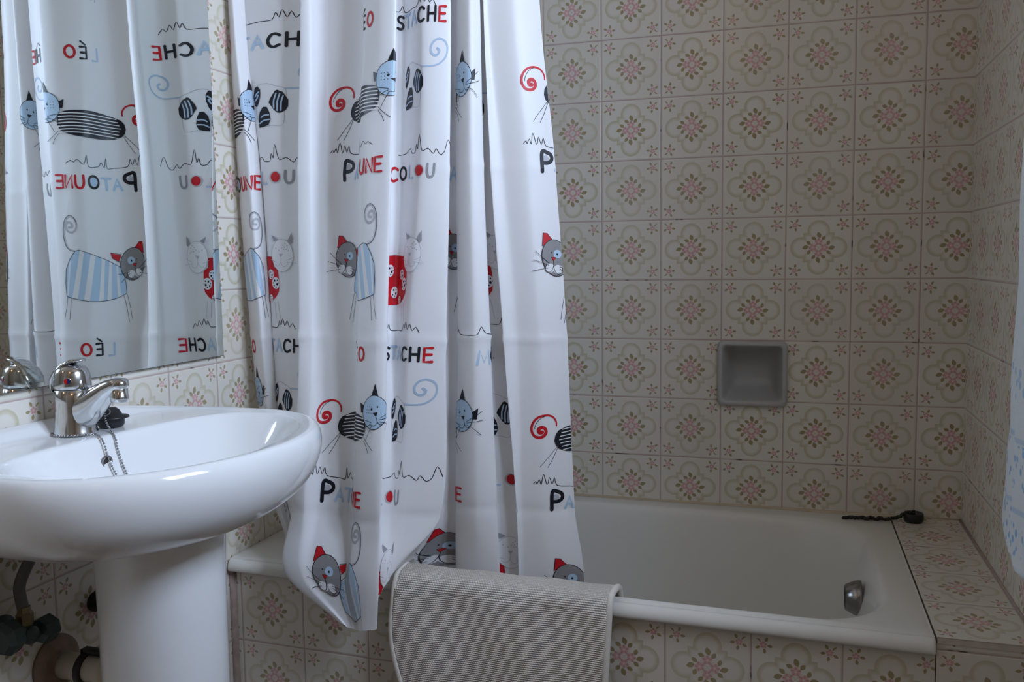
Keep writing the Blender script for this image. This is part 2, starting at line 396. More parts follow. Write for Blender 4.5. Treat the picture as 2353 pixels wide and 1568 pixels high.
# ------------------------------------------------------------------ soap dish
sd = tag(empty('soap_dish', (1.044, -.005, .757)), 'square grey ceramic soap dish sunk into the flowered back wall', 'soap dish')
bm = bmesh.new()
def sq(x0, x1, z0, z1, r, y):
    return [(p[0], y, p[1]) for p in rrect(x0, x1, z0, z1, r, 0, 6)]
a0, a1, b0, b1 = .960, 1.127, .754, .915
S_ = [sq(a0+.004, a1-.004, b0+.004, b1-.004, .012, .0), sq(a0, a1, b0, b1, .014, -.006), sq(a0+.001, a1-.001, b0+.001, b1-.001, .014, -.012), sq(a0+.005, a1-.005, b0+.005, b1-.005, .012, -.0165), sq(a0+.010, a1-.010, b0+.011, b1-.010, .010, -.0165), sq(a0+.013, a1-.013, b0+.014, b1-.012, .010, -.012),
      sq(a0+.016, a1-.016, b0+.016, b1-.014, .010, .0), sq(a0+.021, a1-.021, b0+.022, b1-.019, .012, .03), sq(a0+.028, a1-.028, b0+.034, b1-.028, .014, .062), sq(a0+.038, a1-.038, b0+.046, b1-.038, .014, .074), sq(a0+.06, a1-.06, b0+.066, b1-.06, .01, .076)]
rings(bm, S_, False, True)
o = link('dish_body', bm, M['dish'], sd)

# ------------------------------------------------------------------ shower curtain
def setup(tab, lv, zm):
    global CTAB, CLEV, CZMIN, T_GRID, U_OF_T
    tab = np.array(tab); lv = list(lv)
    top = tab[:, 0] + (tab[:, 0] - tab[:, 1]) * .35
    tab = np.concatenate([top[:, None], tab], 1); lv = [1.95] + lv
    CTAB = tab[:, ::-1]; CLEV = np.array(lv[::-1]); CZMIN = np.array(zm)
    T_GRID = np.linspace(0, len(tab) - 1, (len(tab) - 1) * 40 + 1)
    pts = np.array([S(t, 1.1)[:2] for t in T_GRID])
    U_OF_T = np.concatenate([[0], np.cumsum(np.linalg.norm(np.diff(pts, axis=0), axis=1))])
def _cr(p0, p1, p2, p3, f, tau):
    m1 = (p2 - p0) * tau; m2 = (p3 - p1) * tau
    f2 = f * f; f3 = f2 * f
    return (2*f3-3*f2+1)*p1 + (f3-2*f2+f)*m1 + (-2*f3+3*f2)*p2 + (f3-f2)*m2
def S(t, z):
    """point of the cloth at fold parameter t and height z"""
    n = len(CTAB); i = int(min(max(np.floor(t), 0), n - 2)); f = t - i
    k = int(min(max(np.searchsorted(CLEV, z) - 1, 0), len(CLEV) - 2))
    g = (z - CLEV[k]) / (CLEV[k+1] - CLEV[k]); g = min(max(g, -.3), 1.0)
    def col(a):
        a = min(max(a, 0), n - 1); q = CTAB[a]
        d = lambda j: (q[min(j+1, len(q)-1)] - q[max(j-1, 0)]) / (CLEV[min(j+1, len(q)-1)] - CLEV[max(j-1, 0)])
        h = CLEV[k+1] - CLEV[k]; f2 = g*g; f3 = f2*g
        return (2*f3-3*f2+1)*q[k] + (f3-2*f2+g)*d(k)*h*.8 + (-2*f3+3*f2)*q[k+1] + (f3-f2)*d(k+1)*h*.8
    xy = _cr(col(i-1), col(i), col(i+1), col(i+2), f, .42)
    return np.array([max(xy[0], .004), xy[1], z])

CT=[[[0.006, -0.61], [0.006, -0.6], [0.0163, -0.59], [0.0402, -0.575], [0.069, -0.57], [0.0794, -0.57]], [[0.033, -0.63], [0.0545, -0.63], [0.066, -0.625], [0.0734, -0.6], [0.089, -0.585], [0.1015, -0.585]], [[0.0463, -0.575], [0.065, -0.575], [0.0759, -0.575], [0.0844, -0.565], [0.0958, -0.56], [0.103, -0.56]], [[0.0356, -0.6], [0.0674, -0.605], [0.0765, -0.6], [0.078, -0.59], [0.0893, -0.58], [0.0985, -0.58]], [[0.1135, -0.615], [0.1184, -0.615], [0.1165, -0.61], [0.1077, -0.6], [0.1139, -0.585], [0.1231, -0.585]], [[0.1859, -0.61], [0.1704, -0.61], [0.1581, -0.61], [0.1488, -0.63], [0.159, -0.64], [0.1761, -0.64]], [[0.2054, -0.64], [0.189, -0.64], [0.1816, -0.645], [0.1802, -0.69], [0.2078, -0.74], [0.3209, -0.76]], [[0.2026, -0.66], [0.185, -0.66], [0.1802, -0.67], [0.1792, -0.72], [0.1876, -0.765], [0.3195, -0.775]], [[0.2238, -0.655], [0.2125, -0.655], [0.2069, -0.668], [0.2157, -0.735], [0.2267, -0.772], [0.3276, -0.778]], [[0.2361, -0.608], [0.2267, -0.61], [0.2307, -0.645], [0.2412, -0.715], [0.2532, -0.765], [0.3288, -0.775]], [[0.3088, -0.612], [0.2949, -0.622], [0.292, -0.64], [0.3051, -0.71], [0.3187, -0.764], [0.3413, -0.774]], [[0.3424, -0.66], [0.339, -0.688], [0.3284, -0.698], [0.3295, -0.746], [0.338, -0.776], [0.3544, -0.778]], [[0.3881, -0.69], [0.3816, -0.702], [0.3756, -0.722], [0.3702, -0.757], [0.3757, -0.78], [0.3691, -0.778]], [[0.4228, -0.69], [0.4086, -0.7], [0.3954, -0.712], [0.3929, -0.755], [0.3959, -0.775], [0.388, -0.772]], [[0.3834, -0.64], [0.3695, -0.65], [0.3601, -0.665], [0.3673, -0.725], [0.3753, -0.757], [0.3703, -0.762]], [[0.3992, -0.6], [0.3871, -0.605], [0.374, -0.63], [0.3843, -0.7], [0.3957, -0.748], [0.3841, -0.764]], [[0.4553, -0.645], [0.4458, -0.648], [0.4163, -0.655], [0.4142, -0.69], [0.4042, -0.735], [0.3896, -0.764]], [[0.507, -0.63], [0.4989, -0.632], [0.4875, -0.64], [0.4792, -0.66], [0.4046, -0.72], [0.3807, -0.73]], [[0.4856, -0.605], [0.4765, -0.605], [0.4625, -0.605], [0.4517, -0.615], [0.4083, -0.64], [0.3769, -0.64]], [[0.4939, -0.58], [0.486, -0.58], [0.4752, -0.58], [0.4646, -0.58], [0.4411, -0.58], [0.4271, -0.575]], [[0.5128, -0.582], [0.5026, -0.58], [0.4951, -0.578], [0.4857, -0.575], [0.4825, -0.572], [0.4799, -0.57]], [[0.5126, -0.61], [0.5058, -0.61], [0.5025, -0.61], [0.4895, -0.605], [0.4855, -0.6], [0.4817, -0.59]], [[0.5458, -0.633], [0.5421, -0.633], [0.5447, -0.633], [0.5397, -0.625], [0.5362, -0.61], [0.5348, -0.6]], [[0.5594, -0.61], [0.5614, -0.61], [0.57, -0.61], [0.5768, -0.605], [0.5773, -0.6], [0.5763, -0.59]], [[0.5427, -0.575], [0.5447, -0.575], [0.5527, -0.575], [0.5613, -0.575], [0.5644, -0.572], [0.5673, -0.568]], [[0.5497, -0.572], [0.5564, -0.572], [0.5722, -0.57], [0.587, -0.568], [0.5883, -0.565], [0.5873, -0.56]], [[0.5662, -0.576], [0.5776, -0.576], [0.599, -0.574], [0.6141, -0.572], [0.6153, -0.568], [0.6151, -0.565]], [[0.564, -0.603], [0.5739, -0.605], [0.5962, -0.605], [0.6157, -0.598], [0.6155, -0.59], [0.6128, -0.582]], [[0.5699, -0.592], [0.5962, -0.592], [0.6202, -0.59], [0.6244, -0.588], [0.6241, -0.582], [0.6239, -0.576]], [[0.6212, -0.594], [0.6446, -0.592], [0.6658, -0.588], [0.6721, -0.584], [0.6766, -0.578], [0.6817, -0.573]], [[0.6634, -0.558], [0.6902, -0.555], [0.7115, -0.553], [0.724, -0.552], [0.7394, -0.552], [0.7487, -0.552]]]
CLV=[1.6, 1.3, 0.95, 0.62, 0.515, 0.42]
CZM=[0.506, 0.506, 0.506, 0.506, 0.506, 0.52, 0.515, 0.432, 0.428, 0.421, 0.419, 0.419, 0.421, 0.424, 0.44, 0.5, 0.52, 0.525, 0.52, 0.44, 0.4, 0.4, 0.4, 0.4, 0.4, 0.4, 0.4, 0.4, 0.4, 0.4, 0.4]
PRINTS=[["leo_txt", 0.5028, 1.579, 0.3065432926412424, 0.628173440738627], ["leo_cat", 0.4102, 1.7823, 0.3065432926412424, 0.628173440738627], ["pat_cat", 0.4851, 1.4259, 0.3065432926412424, 0.628173440738627], ["pat_txt", 0.4833, 1.3026, 0.3065432926412424, 0.628173440738627], ["pat_squ", 0.4625, 1.3427, 0.3065432926412424, 0.628173440738627], ["leo_cat", 0.4903, 1.1014, 0.3065432926412424, 0.628173440738627], ["leo_txt", 0.4915, 0.9419, 0.3065432926412424, 0.628173440738627], ["pat_cat", 0.4651, 0.797, 0.3065432926412424, 0.628173440738627], ["pat_txt", 0.4503, 0.6625, 0.3065432926412424, 0.628173440738627], ["pat_squ", 0.423, 0.6991, 0.3065432926412424, 0.628173440738627], ["leo_cat", 0.4715, 0.491, 0.3065432926412424, 0.628173440738627], ["pat_cat", -0.0104, 1.4115, 0, 0.12898806108369992], ["pat_txt", 0.0048, 1.2871, 0, 0.12898806108369992], ["leo_cat", 0.0173, 1.0973, 0, 0.12898806108369992], ["leo_txt", -0.0095, 0.9418, 0, 0.12898806108369992], ["leo_txt", -0.0255, 1.57, 0, 0.12898806108369992], ["pat_cat", -0.072, 0.8079, 0, 0.12898806108369992], ["olou_cat", 0.1911, 1.4514, 0.12898806108369992, 0.2851273518451638], ["olou_txt", 0.1578, 1.298, 0.12898806108369992, 0.2851273518451638], ["mou_squ", 0.1911, 1.6164, 0.12898806108369992, 0.2851273518451638], ["olou_squ", 0.1881, 1.3359, 0.12898806108369992, 0.2851273518451638], ["mou_squ", 0.168, 0.9854, 0.12898806108369992, 0.2851273518451638], ["mou_cat", 0.187, 1.1403, 0.12898806108369992, 0.2851273518451638], ["mou_txt", 0.1551, 1.573, 0.12898806108369992, 0.2851273518451638], ["mou_txt", 0.1551, 0.9442, 0.12898806108369992, 0.2851273518451638], ["olou_cat", 0.1847, 0.829, 0.12898806108369992, 0.2851273518451638], ["leo_cat", 0.1025, 0.4866, 0.12898806108369992, 0.2851273518451638], ["mou_txt", 0.7132, 1.5861, 0.6493245543219501, 0.8597612560064785], ["mou_squ", 0.7387, 1.6077, 0.6493245543219501, 0.8597612560064785], ["olou_cat", 0.7373, 1.4657, 0.6493245543219501, 0.8597612560064785], ["olou_txt", 0.7261, 1.2944, 0.6493245543219501, 0.8597612560064785], ["olou_squ", 0.7536, 1.3346, 0.6493245543219501, 0.8597612560064785], ["mou_cat", 0.7404, 1.1374, 0.6493245543219501, 0.8597612560064785], ["mou_squ", 0.726, 0.9841, 0.6493245543219501, 0.8597612560064785], ["mou_txt", 0.7013, 0.9367, 0.6493245543219501, 0.8597612560064785], ["olou_cat", 0.729, 0.8137, 0.6493245543219501, 0.8597612560064785], ["olou_squ", 0.7421, 0.6994, 0.6493245543219501, 0.8597612560064785], ["olou_txt", 0.6702, 0.6586, 0.6493245543219501, 0.8597612560064785], ["mou_cat", 0.7007, 0.5342, 0.6493245543219501, 0.8597612560064785], ["pat_cat", 0.8707, 1.4291, 0.907447810469055, 1.059924075181839], ["pat_cat", 0.8624, 0.7772, 0.907447810469055, 1.059924075181839], ["pat_txt", 0.8729, 0.6493, 0.907447810469055, 1.059924075181839], ["pat_txt", 0.9368, 1.2969, 0.8597612560064785, 0.917447810469055], ["leo_cat", 0.9697, 1.1146, 0.8497612560064784, 0.922447810469055], ["leo_cat", 0.9718, 0.5, 0.8497612560064784, 0.922447810469055], ["leo_squ", 0.9719, 0.9759, 0.907447810469055, 1.059924075181839], ["mou_txt", 1.1092, 0.935, 0.9462950418149797, 1.069924075181839], ["olou_cat", 1.0834, 0.8132, 1.0549240751818392, 1.133222494065098], ["olou_txt", 1.0665, 0.6771, 1.0549240751818392, 1.133222494065098], ["mou_cat", 1.0868, 1.1405, 1.0549240751818392, 1.133222494065098], ["mou_cat", 1.0827, 0.5292, 1.0549240751818392, 1.133222494065098], ["olou_cat", 1.0582, 1.4212, 1.0549240751818392, 1.133222494065098], ["mou_squ", 1.0855, 0.9935, 1.0549240751818392, 1.133222494065098], ["pat_cat", 1.3318, 1.4437, 1.144605752511046, 9], ["pat_txt", 1.3231, 1.3068, 1.144605752511046, 9], ["pat_squ", 1.3001, 1.343, 1.144605752511046, 9], ["leo_cat", 1.3341, 1.0992, 1.144605752511046, 9], ["pat_cat", 1.3048, 0.7697, 1.144605752511046, 9], ["pat_txt", 1.3056, 0.6399, 1.144605752511046, 9], ["pat_squ", 1.2825, 0.6771, 1.144605752511046, 9], ["leo_cat", 1.3235, 0.4508, 1.144605752511046, 9]]

setup(CT, CLV, CZM)
ZG = np.linspace(.405, 1.95, 200); TG = np.linspace(0, len(CT)-1, (len(CT)-1)*24 + 1)
G = np.zeros((len(ZG), len(TG), 3))
for zi, z in enumerate(ZG):
    for ti, t_ in enumerate(TG): G[zi, ti] = S(t_, z)
UG = np.interp(TG, T_GRID, U_OF_T)
def normals(G):
    dt = np.gradient(G, axis=1); dz = np.gradient(G, axis=0)
    n = np.cross(dt, dz); return n/np.maximum(np.linalg.norm(n, axis=2, keepdims=True), 1e-9)
NRM = normals(G)
rng = np.random.RandomState(3)
disp = np.zeros(G.shape[:2])
for k in range(14):     # soft puckers
    u0, z0, su, sz, am = rng.uniform(0, 1.25), rng.uniform(.4, 1.7), rng.uniform(.012, .03), rng.uniform(.10, .3), rng.uniform(-.003, .003)
    sl = rng.uniform(-.12, .12)
    disp += am*np.exp(-((UG[None]-u0-sl*(ZG[:, None]-z0))/su)**2 - ((ZG[:, None]-z0)/sz)**2)
for zc, am in ((.968, .0030), (.625, -.0026), (1.30, .0014), (1.62, -.0014)):   # packing creases
    zz = ZG[:, None] - zc + .004*np.sin(UG[None]*17)
    disp += am*np.exp(-np.abs(zz)/.007)
G = G + NRM*disp[..., None]
NRM = normals(G)
ZMN = np.interp(TG, np.arange(len(CT)), CZMIN)
def gsample(u, z):
    ti = np.interp(u, UG, np.arange(len(UG))); zi = (z - ZG[0])/(ZG[1]-ZG[0])
    t0 = np.clip(np.floor(ti).astype(int), 0, len(UG)-2); z0 = np.clip(np.floor(zi).astype(int), 0, len(ZG)-2)
    f = (ti-t0)[:, None]; g = (zi-z0)[:, None]
    L = lambda A: (A[z0, t0]*(1-f)+A[z0, t0+1]*f)*(1-g) + (A[z0+1, t0]*(1-f)+A[z0+1, t0+1]*f)*g
    return L(G), L(NRM)
verts, faces, fmat = [], [], []
vid = {}
def gv(zi, ti):
    k = (zi, ti)
    if k not in vid:
        z = max(ZG[zi], ZMN[ti]); p, _ = gsample(np.array([UG[ti]]), np.array([z])); vid[k] = len(verts); verts.append(tuple(p[0]))
    return vid[k]
for zi in range(len(ZG)-1):
    for ti in range(len(TG)-1):
        if max(ZG[zi+1] - ZMN[ti], ZG[zi+1] - ZMN[ti+1]) <= .0005: continue
        faces.append((gv(zi, ti), gv(zi, ti+1), gv(zi+1, ti+1), gv(zi+1, ti))); fmat.append(0)
PAL = ['white', 'ink', 'red', 'sky', 'grey', 'palegrey', 'midgrey', 'softblue']
PC = dict(ink=(.012, .013, .020), red=(.62, .012, .022), sky=(.50, .66, .82), grey=(.30, .29, .29), palegrey=(.52, .52, .55), midgrey=(.34, .34, .36), softblue=(.46, .58, .72), white=(.88, .88, .87))
CMATS = [mat_cloth('curtain_white', (.86, .855, .86), .12)] + [mat_cloth('print_'+k, PC[k], .12 if k != 'white' else .3) for k in PAL[1:]] + [mat_cloth('print_chalk', (.86, .855, .86), .12)]
MI = {k: i for i, k in enumerate(PAL)}; MI['white'] = len(PAL)
def clip_half(poly, ax, val, sgn):
    out = []
    for i in range(len(poly)):
        a, b = poly[i], poly[(i+1) % len(poly)]
        da, db = sgn*(a[ax]-val), sgn*(b[ax]-val)
        if da >= 0: out.append(a)
        if (da >= 0) != (db >= 0):
            f = da/(da-db); out.append((a[0]+(b[0]-a[0])*f, a[1]+(b[1]-a[1])*f))
    return out
class Printer:
    def __init__(s, u0, z0, lo, hi): s.u0, s.z0, s.lo, s.hi, s.layer, s.about = u0, z0, lo, hi, 0, None
    def poly(s, pts, col, du=.003, dv=.016):
        """convex polygon, cut into small pieces that follow the folds"""
        if s.about: cx, cy, kx, ky = s.about; pts = [(cx+(p[0]-cx)*kx, cy+(p[1]-cy)*ky) for p in pts]
        P = [(s.u0+p[0], s.z0+p[1]) for p in pts]
        P = clip_half(clip_half(P, 0, max(s.lo, .001), 1), 0, min(s.hi, UG[-1]-.001), -1)
        if len(P) < 3: return
        a, b = min(p[0] for p in P), max(p[0] for p in P)
        for i in range(int(a//du), int(b//du)+1):
            Q = clip_half(clip_half(P, 0, i*du, 1), 0, (i+1)*du, -1)
            if len(Q) < 3: continue
            zm = float(np.interp((i+.5)*du, UG, ZMN)) + .001
            c, d = max(zm, min(p[1] for p in Q)), min(1.94, max(p[1] for p in Q))
            for j in range(int(c//dv), int(d//dv)+1):
                W = clip_half(clip_half(Q, 1, max(j*dv, c), 1), 1, min((j+1)*dv, d), -1)
                W2 = []
                for p in W:
                    if not W2 or abs(p[0]-W2[-1][0])+abs(p[1]-W2[-1][1]) > 2e-6: W2.append(p)
                if len(W2) > 1 and abs(W2[0][0]-W2[-1][0])+abs(W2[0][1]-W2[-1][1]) < 2e-6: W2.pop()
                if len(W2) < 3: continue
                A = np.array(W2); q, n = gsample(A[:, 0], A[:, 1]); q = q + n*(.0006 + .00011*s.layer)
                k = len(verts); verts.extend(map(tuple, q)); faces.append(tuple(range(k, k+len(W2)))); fmat.append(MI[col])
    def fill(s, pts, col):
        tri = tessellate_polygon([[Vector((p[0], p[1], 0)) for p in pts]])
        for t_ in tri:
            q = [pts[i] for i in t_]
            if (q[1][0]-q[0][0])*(q[2][1]-q[0][1])-(q[1][1]-q[0][1])*(q[2][0]-q[0][0]) < 0: q.reverse()
            s.poly(q, col)
        s.layer += 1
    def ell(s, c, rx, ry, col, rot=0, n=26):
        ca, sa = math.cos(rot), math.sin(rot)
        s.poly([(c[0]+rx*math.cos(2*PI*k/n)*ca-ry*math.sin(2*PI*k/n)*sa, c[1]+rx*math.cos(2*PI*k/n)*sa+ry*math.sin(2*PI*k/n)*ca) for k in range(n)], col); s.layer += 1
    def ring(s, c, rx, ry, col, w, rot=0, n=28):
        ca, sa = math.cos(rot), math.sin(rot)
        s.line([(c[0]+rx*math.cos(2*PI*k/n)*ca-ry*math.sin(2*PI*k/n)*sa, c[1]+rx*math.cos(2*PI*k/n)*sa+ry*math.sin(2*PI*k/n)*ca) for k in range(n+1)], col, w)
    def line(s, pts, col, w, w2=None, smooth=0, cap=True):
        if smooth: pts = [(p.x, p.y) for p in spline([(p[0], p[1], 0) for p in pts], smooth)]
        w2 = w if w2 is None else w2; N = len(pts); L = []; 
        for i in range(N):
            a, b = pts[max(i-1, 0)], pts[min(i+1, N-1)]
            dx, dy = b[0]-a[0], b[1]-a[1]; l = math.hypot(dx, dy) or 1; ww = (w+(w2-w)*i/max(N-1, 1))/2
            L.append(((pts[i][0]-dy/l*ww, pts[i][1]+dx/l*ww), (pts[i][0]+dy/l*ww, pts[i][1]-dx/l*ww)))
        for i in range(N-1):
            s.poly([L[i][1], L[i+1][1], L[i+1][0], L[i][0]], col)
        if cap and w > .002:
            for p, ww in ((pts[0], w), (pts[-1], w2)):
                s.poly([(p[0]+ww/2*math.cos(2*PI*k/10), p[1]+ww/2*math.sin(2*PI*k/10)) for k in range(10)], col)
        s.layer += 1
LET = {  # stroke letters in a box one unit high
 'L': [[(-.3,1),(-.3,0),(.3,0)]], 'E': [[(.3,1),(-.3,1),(-.3,0),(.32,0)], [(-.3,.52),(.24,.52)]], 'A': [[(-.38,0),(0,1),(.36,0)], [(-.2,.36),(.22,.36)]],
 'T': [[(-.42,1),(.42,1)], [(0,1),(0,0)]], 'N': [[(-.36,0),(-.36,1),(.36,0),(.36,1)]], 'M': [[(-.5,0),(-.36,1),(0,.15),(.36,1),(.5,0)]],
 'H': [[(-.36,1),(-.36,0)], [(.36,1),(.36,0)], [(-.36,.5),(.36,.5)]], 'U': [[(-.36,1),(-.36,.4),(-.2,.05),(.05,0),(.28,.12),(.36,.4),(.36,1)]],
 'C': [[(.36,.86),(.1,1),(-.2,.9),(-.38,.5),(-.25,.12),(.05,0),(.36,.14)]], 'S': [[(.3,.9),(.0,1),(-.28,.8),(-.18,.58),(.15,.46),(.3,.24),(.1,.02),(-.3,.06)]],
 'O': [[(.42*math.cos(a), .5+.5*math.sin(a)) for a in [2*PI*k/22+1 for k in range(23)]]], 'P': [[(-.3,0),(-.3,1),(.05,1.0),(.32,.86),(.34,.62),(.1,.46),(-.3,.45)]]}
def letter(P, ch, u, v, h, col, w, slant=.06):
    for st in LET[ch]:
        P.line([(u+(p[0]+slant*(p[1]-.5))*h*.86, v+(p[1]-.5)*h) for p in st], col, w, smooth=5 if ch in 'CSUP' else 0)
        P.layer -= 1
    P.layer += 1
def text(P, items, h=.026, w=.0050):
    for ch, u, v, col, k in items: letter(P, ch, u, v, h*k, col, w*(1 if k < 1.2 else 1.45))
def leo_txt(P):
    text(P, [('L', -.0285, -.002, 'sky', 1), ('E', 0, .0, 'ink', .96), ('O', .0265, .001, 'red', .96)])
    P.line([(-.004, .017), (.006, .024)], 'ink', .0035)
def pat_txt(P):
    P.fill([(-.080, .002), (-.080, .014), (-.070, .015), (-.066, .008), (-.070, .002)], 'palegrey')
    text(P, [('P', -.072, .002, 'ink', 1.4), ('A', -.0465, -.003, 'sky', .95), ('T', -.0255, -.003, 'sky', .95)])
    P.ell((0, 0), .008, .0105, 'sky'); P.layer -= 1
    text(P, [('O', 0, 0, 'ink', 1), ('U', .0276, 0, 'red', 1.02), ('N', .0520, .001, 'red', 1.0), ('E', .0740, .002, 'red', 1.05)])
def mou_txt(P):
    text(P, [('M', -.105, -.003, 'sky', 1.1), ('O', -.079, 0, 'ink', 1), ('U', -.054, 0, 'grey', 1), ('S', -.031, .001, 'ink', .95), ('T', -.011, .002, 'softblue', .95), ('A', .012, .003, 'sky', 1), ('C', .036, .002, 'ink', 1), ('H', .062, .002, 'ink', 1.02), ('E', .087, .001, 'red', 1.05)])
def olou_txt(P):
    text(P, [('C', -.052, -.002, 'red', 1), ('O', -.029, 0, 'ink', .9), ('L', -.004, 0, 'sky', .9)])
    P.ell((.022, .001), .0125, .0125, 'palegrey'); P.ell((.0225, .001), .0098, .0102, 'red')
    text(P, [('U', .050, 0, 'midgrey', .95)])
def squig(P, pts): P.line(pts, 'ink', .0013, smooth=3, cap=False)
def leo_squ(P): squig(P, [(-.098,.006),(-.092,.020),(-.086,.004),(-.07,.0),(-.056,.004),(-.045,.002),(-.036,.022),(-.031,.004),(-.028,.010),(-.02,0),(.015,0),(.022,.004),(.028,.016),(.034,.006),(.04,.002),(.06,.0),(.066,.012),(.072,.002),(.085,0)])
def pat_squ(P): squig(P, [(-.093,.0),(-.088,.005),(-.086,0),(-.081,.009),(-.078,-.001),(-.073,.020),(-.067,-.002),(-.062,.013),(-.057,-.001),(-.052,.012),(-.047,-.004),(-.02,-.008),(-.008,-.009),(-.006,.014),(-.002,-.008),(.004,.004),(.008,-.005),(.014,-.007),(.03,-.007),(.034,.018),(.039,-.003),(.052,.008),(.06,.002),(.068,.006),(.08,0)])
def mou_squ(P): squig(P, [(-.09,0),(-.06,.0),(-.052,.012),(-.046,-.001),(-.02,0),(-.002,0),(.004,.014),(.008,.004),(.013,.018),(.019,.003),(.025,.014),(.031,.001),(.038,.008),(.045,-.004)])
def olou_squ(P): squig(P, [(-.07,-.004),(-.05,-.002),(-.036,.006),(-.03,-.003),(-.018,-.003),(-.014,.012),(-.010,.002),(-.006,.030),(.001,-.001),(.015,.002),(.028,-.008),(.034,.001),(.044,-.010),(.054,-.004),(.062,.018),(.072,-.003)])
def L_(pts, k=.30e-3, o=(595, 470)): return [(-(x-o[0])*k, -(y-o[1])*.31e-3) for x, y in pts]
def leo_cat(P):
    B = L_([(390,608),(385,520),(392,420),(420,355),(462,298),(490,290),(560,315),(680,365),(775,420),(790,470),(802,540),(805,600),(760,622),(720,635),(660,646),(600,650),(540,648),(480,636),(430,622)])
    P.line(L_([(462,298),(425,285),(400,262),(386,225),(380,180),(383,120),(400,75),(435,55),(470,75),(485,110),(478,145),(455,165),(425,165),(402,145),(398,118),(410,98),(432,98),(447,112),(445,130),(425,133)]), 'palegrey', .0034, .0048, smooth=4)
    P.line(L_([(465,300),(430,292),(402,268),(385,225),(377,180),(380,120),(398,72),(435,50),(472,72),(487,110)]), 'ink', .0010, smooth=4, cap=False)
    for a in ([(785,620),(806,710),(825,805)], [(808,610),(832,700),(850,782)], [(395,612),(385,690),(370,760)], [(420,622),(412,690),(405,770)]): P.line(L_(a), 'ink', .0008, smooth=3, cap=False)
    P.fill(B, 'sky')
    for q in ([(497,296),(524,303),(462,632),(425,620)], [(566,318),(597,330),(537,647),(500,640)], [(640,349),(662,358),(632,648),(598,650)], [(690,371),(707,380),(692,640),(660,646)], [(735,398),(748,405),(762,621),(738,630)], [(415,385),(430,350),(402,600),(392,600)]): P.fill(L_(q), 'white'); P.layer -= 1
    P.layer += 1
    P.line(B + [B[0]], 'ink', .0011, cap=False)
    head(P, L_([(860,392)])[0], .0245, .0335, 'grey', 'red', 'ink')
def head(P, c, rx, ry, col, ear, ink, rot=.12):
    x, y = c; P.about = (x, y, 1.16, 1.07)
    P.fill([(x-.022, y+.022), (x-.019, y+.046), (x-.012, y+.045), (x-.003, y+.033), (x-.008, y+.026)], ear); P.layer -= 1
    P.fill([(x+.022, y+.018), (x+.041, y+.023), (x+.038, y+.012), (x+.027, y+.004)], ear)
    for e_ in ([(x-.022, y+.022), (x-.019, y+.046), (x-.012, y+.045), (x-.003, y+.033)], [(x+.022, y+.020), (x+.041, y+.023), (x+.038, y+.012), (x+.026, y+.004)]): P.line(e_, ink, .0009, cap=False)
    P.ell(c, rx, ry, col, rot); P.ring(c, rx, ry, ink, .0011, rot)
    P.ell((x+.004, y+.007), .0072, .0078, 'sky'); P.ell((x+.0035, y+.0065), .0016, .0020, ink); P.ell((x-.007, y+.010), .0011, .0013, ink)
    P.fill([(x-.008, y+.0015), (x+.001, y+.001), (x-.004, y-.006)], 'red'); P.line([(x-.008, y+.0015), (x+.001, y+.001), (x-.004, y-.006), (x-.008, y+.0015)], ink, .0007, cap=False)
    P.ell((x-.012, y-.018), .0085, .0085, 'white'); P.layer -= 1; P.ell((x+.003, y-.021), .0085, .0085, 'white')
    P.line([(x-.004, y-.006), (x-.005, y-.014), (x-.010, y-.024), (x-.017, y-.025), (x-.0205, y-.019), (x-.018, y-.012)], ink, .0009, smooth=3, cap=False)
    P.line([(x-.005, y-.014), (x-.003, y-.024), (x+.003, y-.0295), (x+.010, y-.026), (x+.011, y-.018)], ink, .0009, smooth=3, cap=False)
    for a in ([(x-.012, y-.010), (x-.027, y+.004), (x-.036, y+.014)], [(x-.014, y-.013), (x-.028, y-.007), (x-.040, y-.003)], [(x-.015, y-.018), (x-.030, y-.020), (x-.043, y-.023)], [(x+.006, y-.016), (x+.018, y-.020), (x+.030, y-.021)], [(x+.006, y-.020), (x+.016, y-.028), (x+.024, y-.038)]): P.line(a, ink, .0008, smooth=2, cap=False)
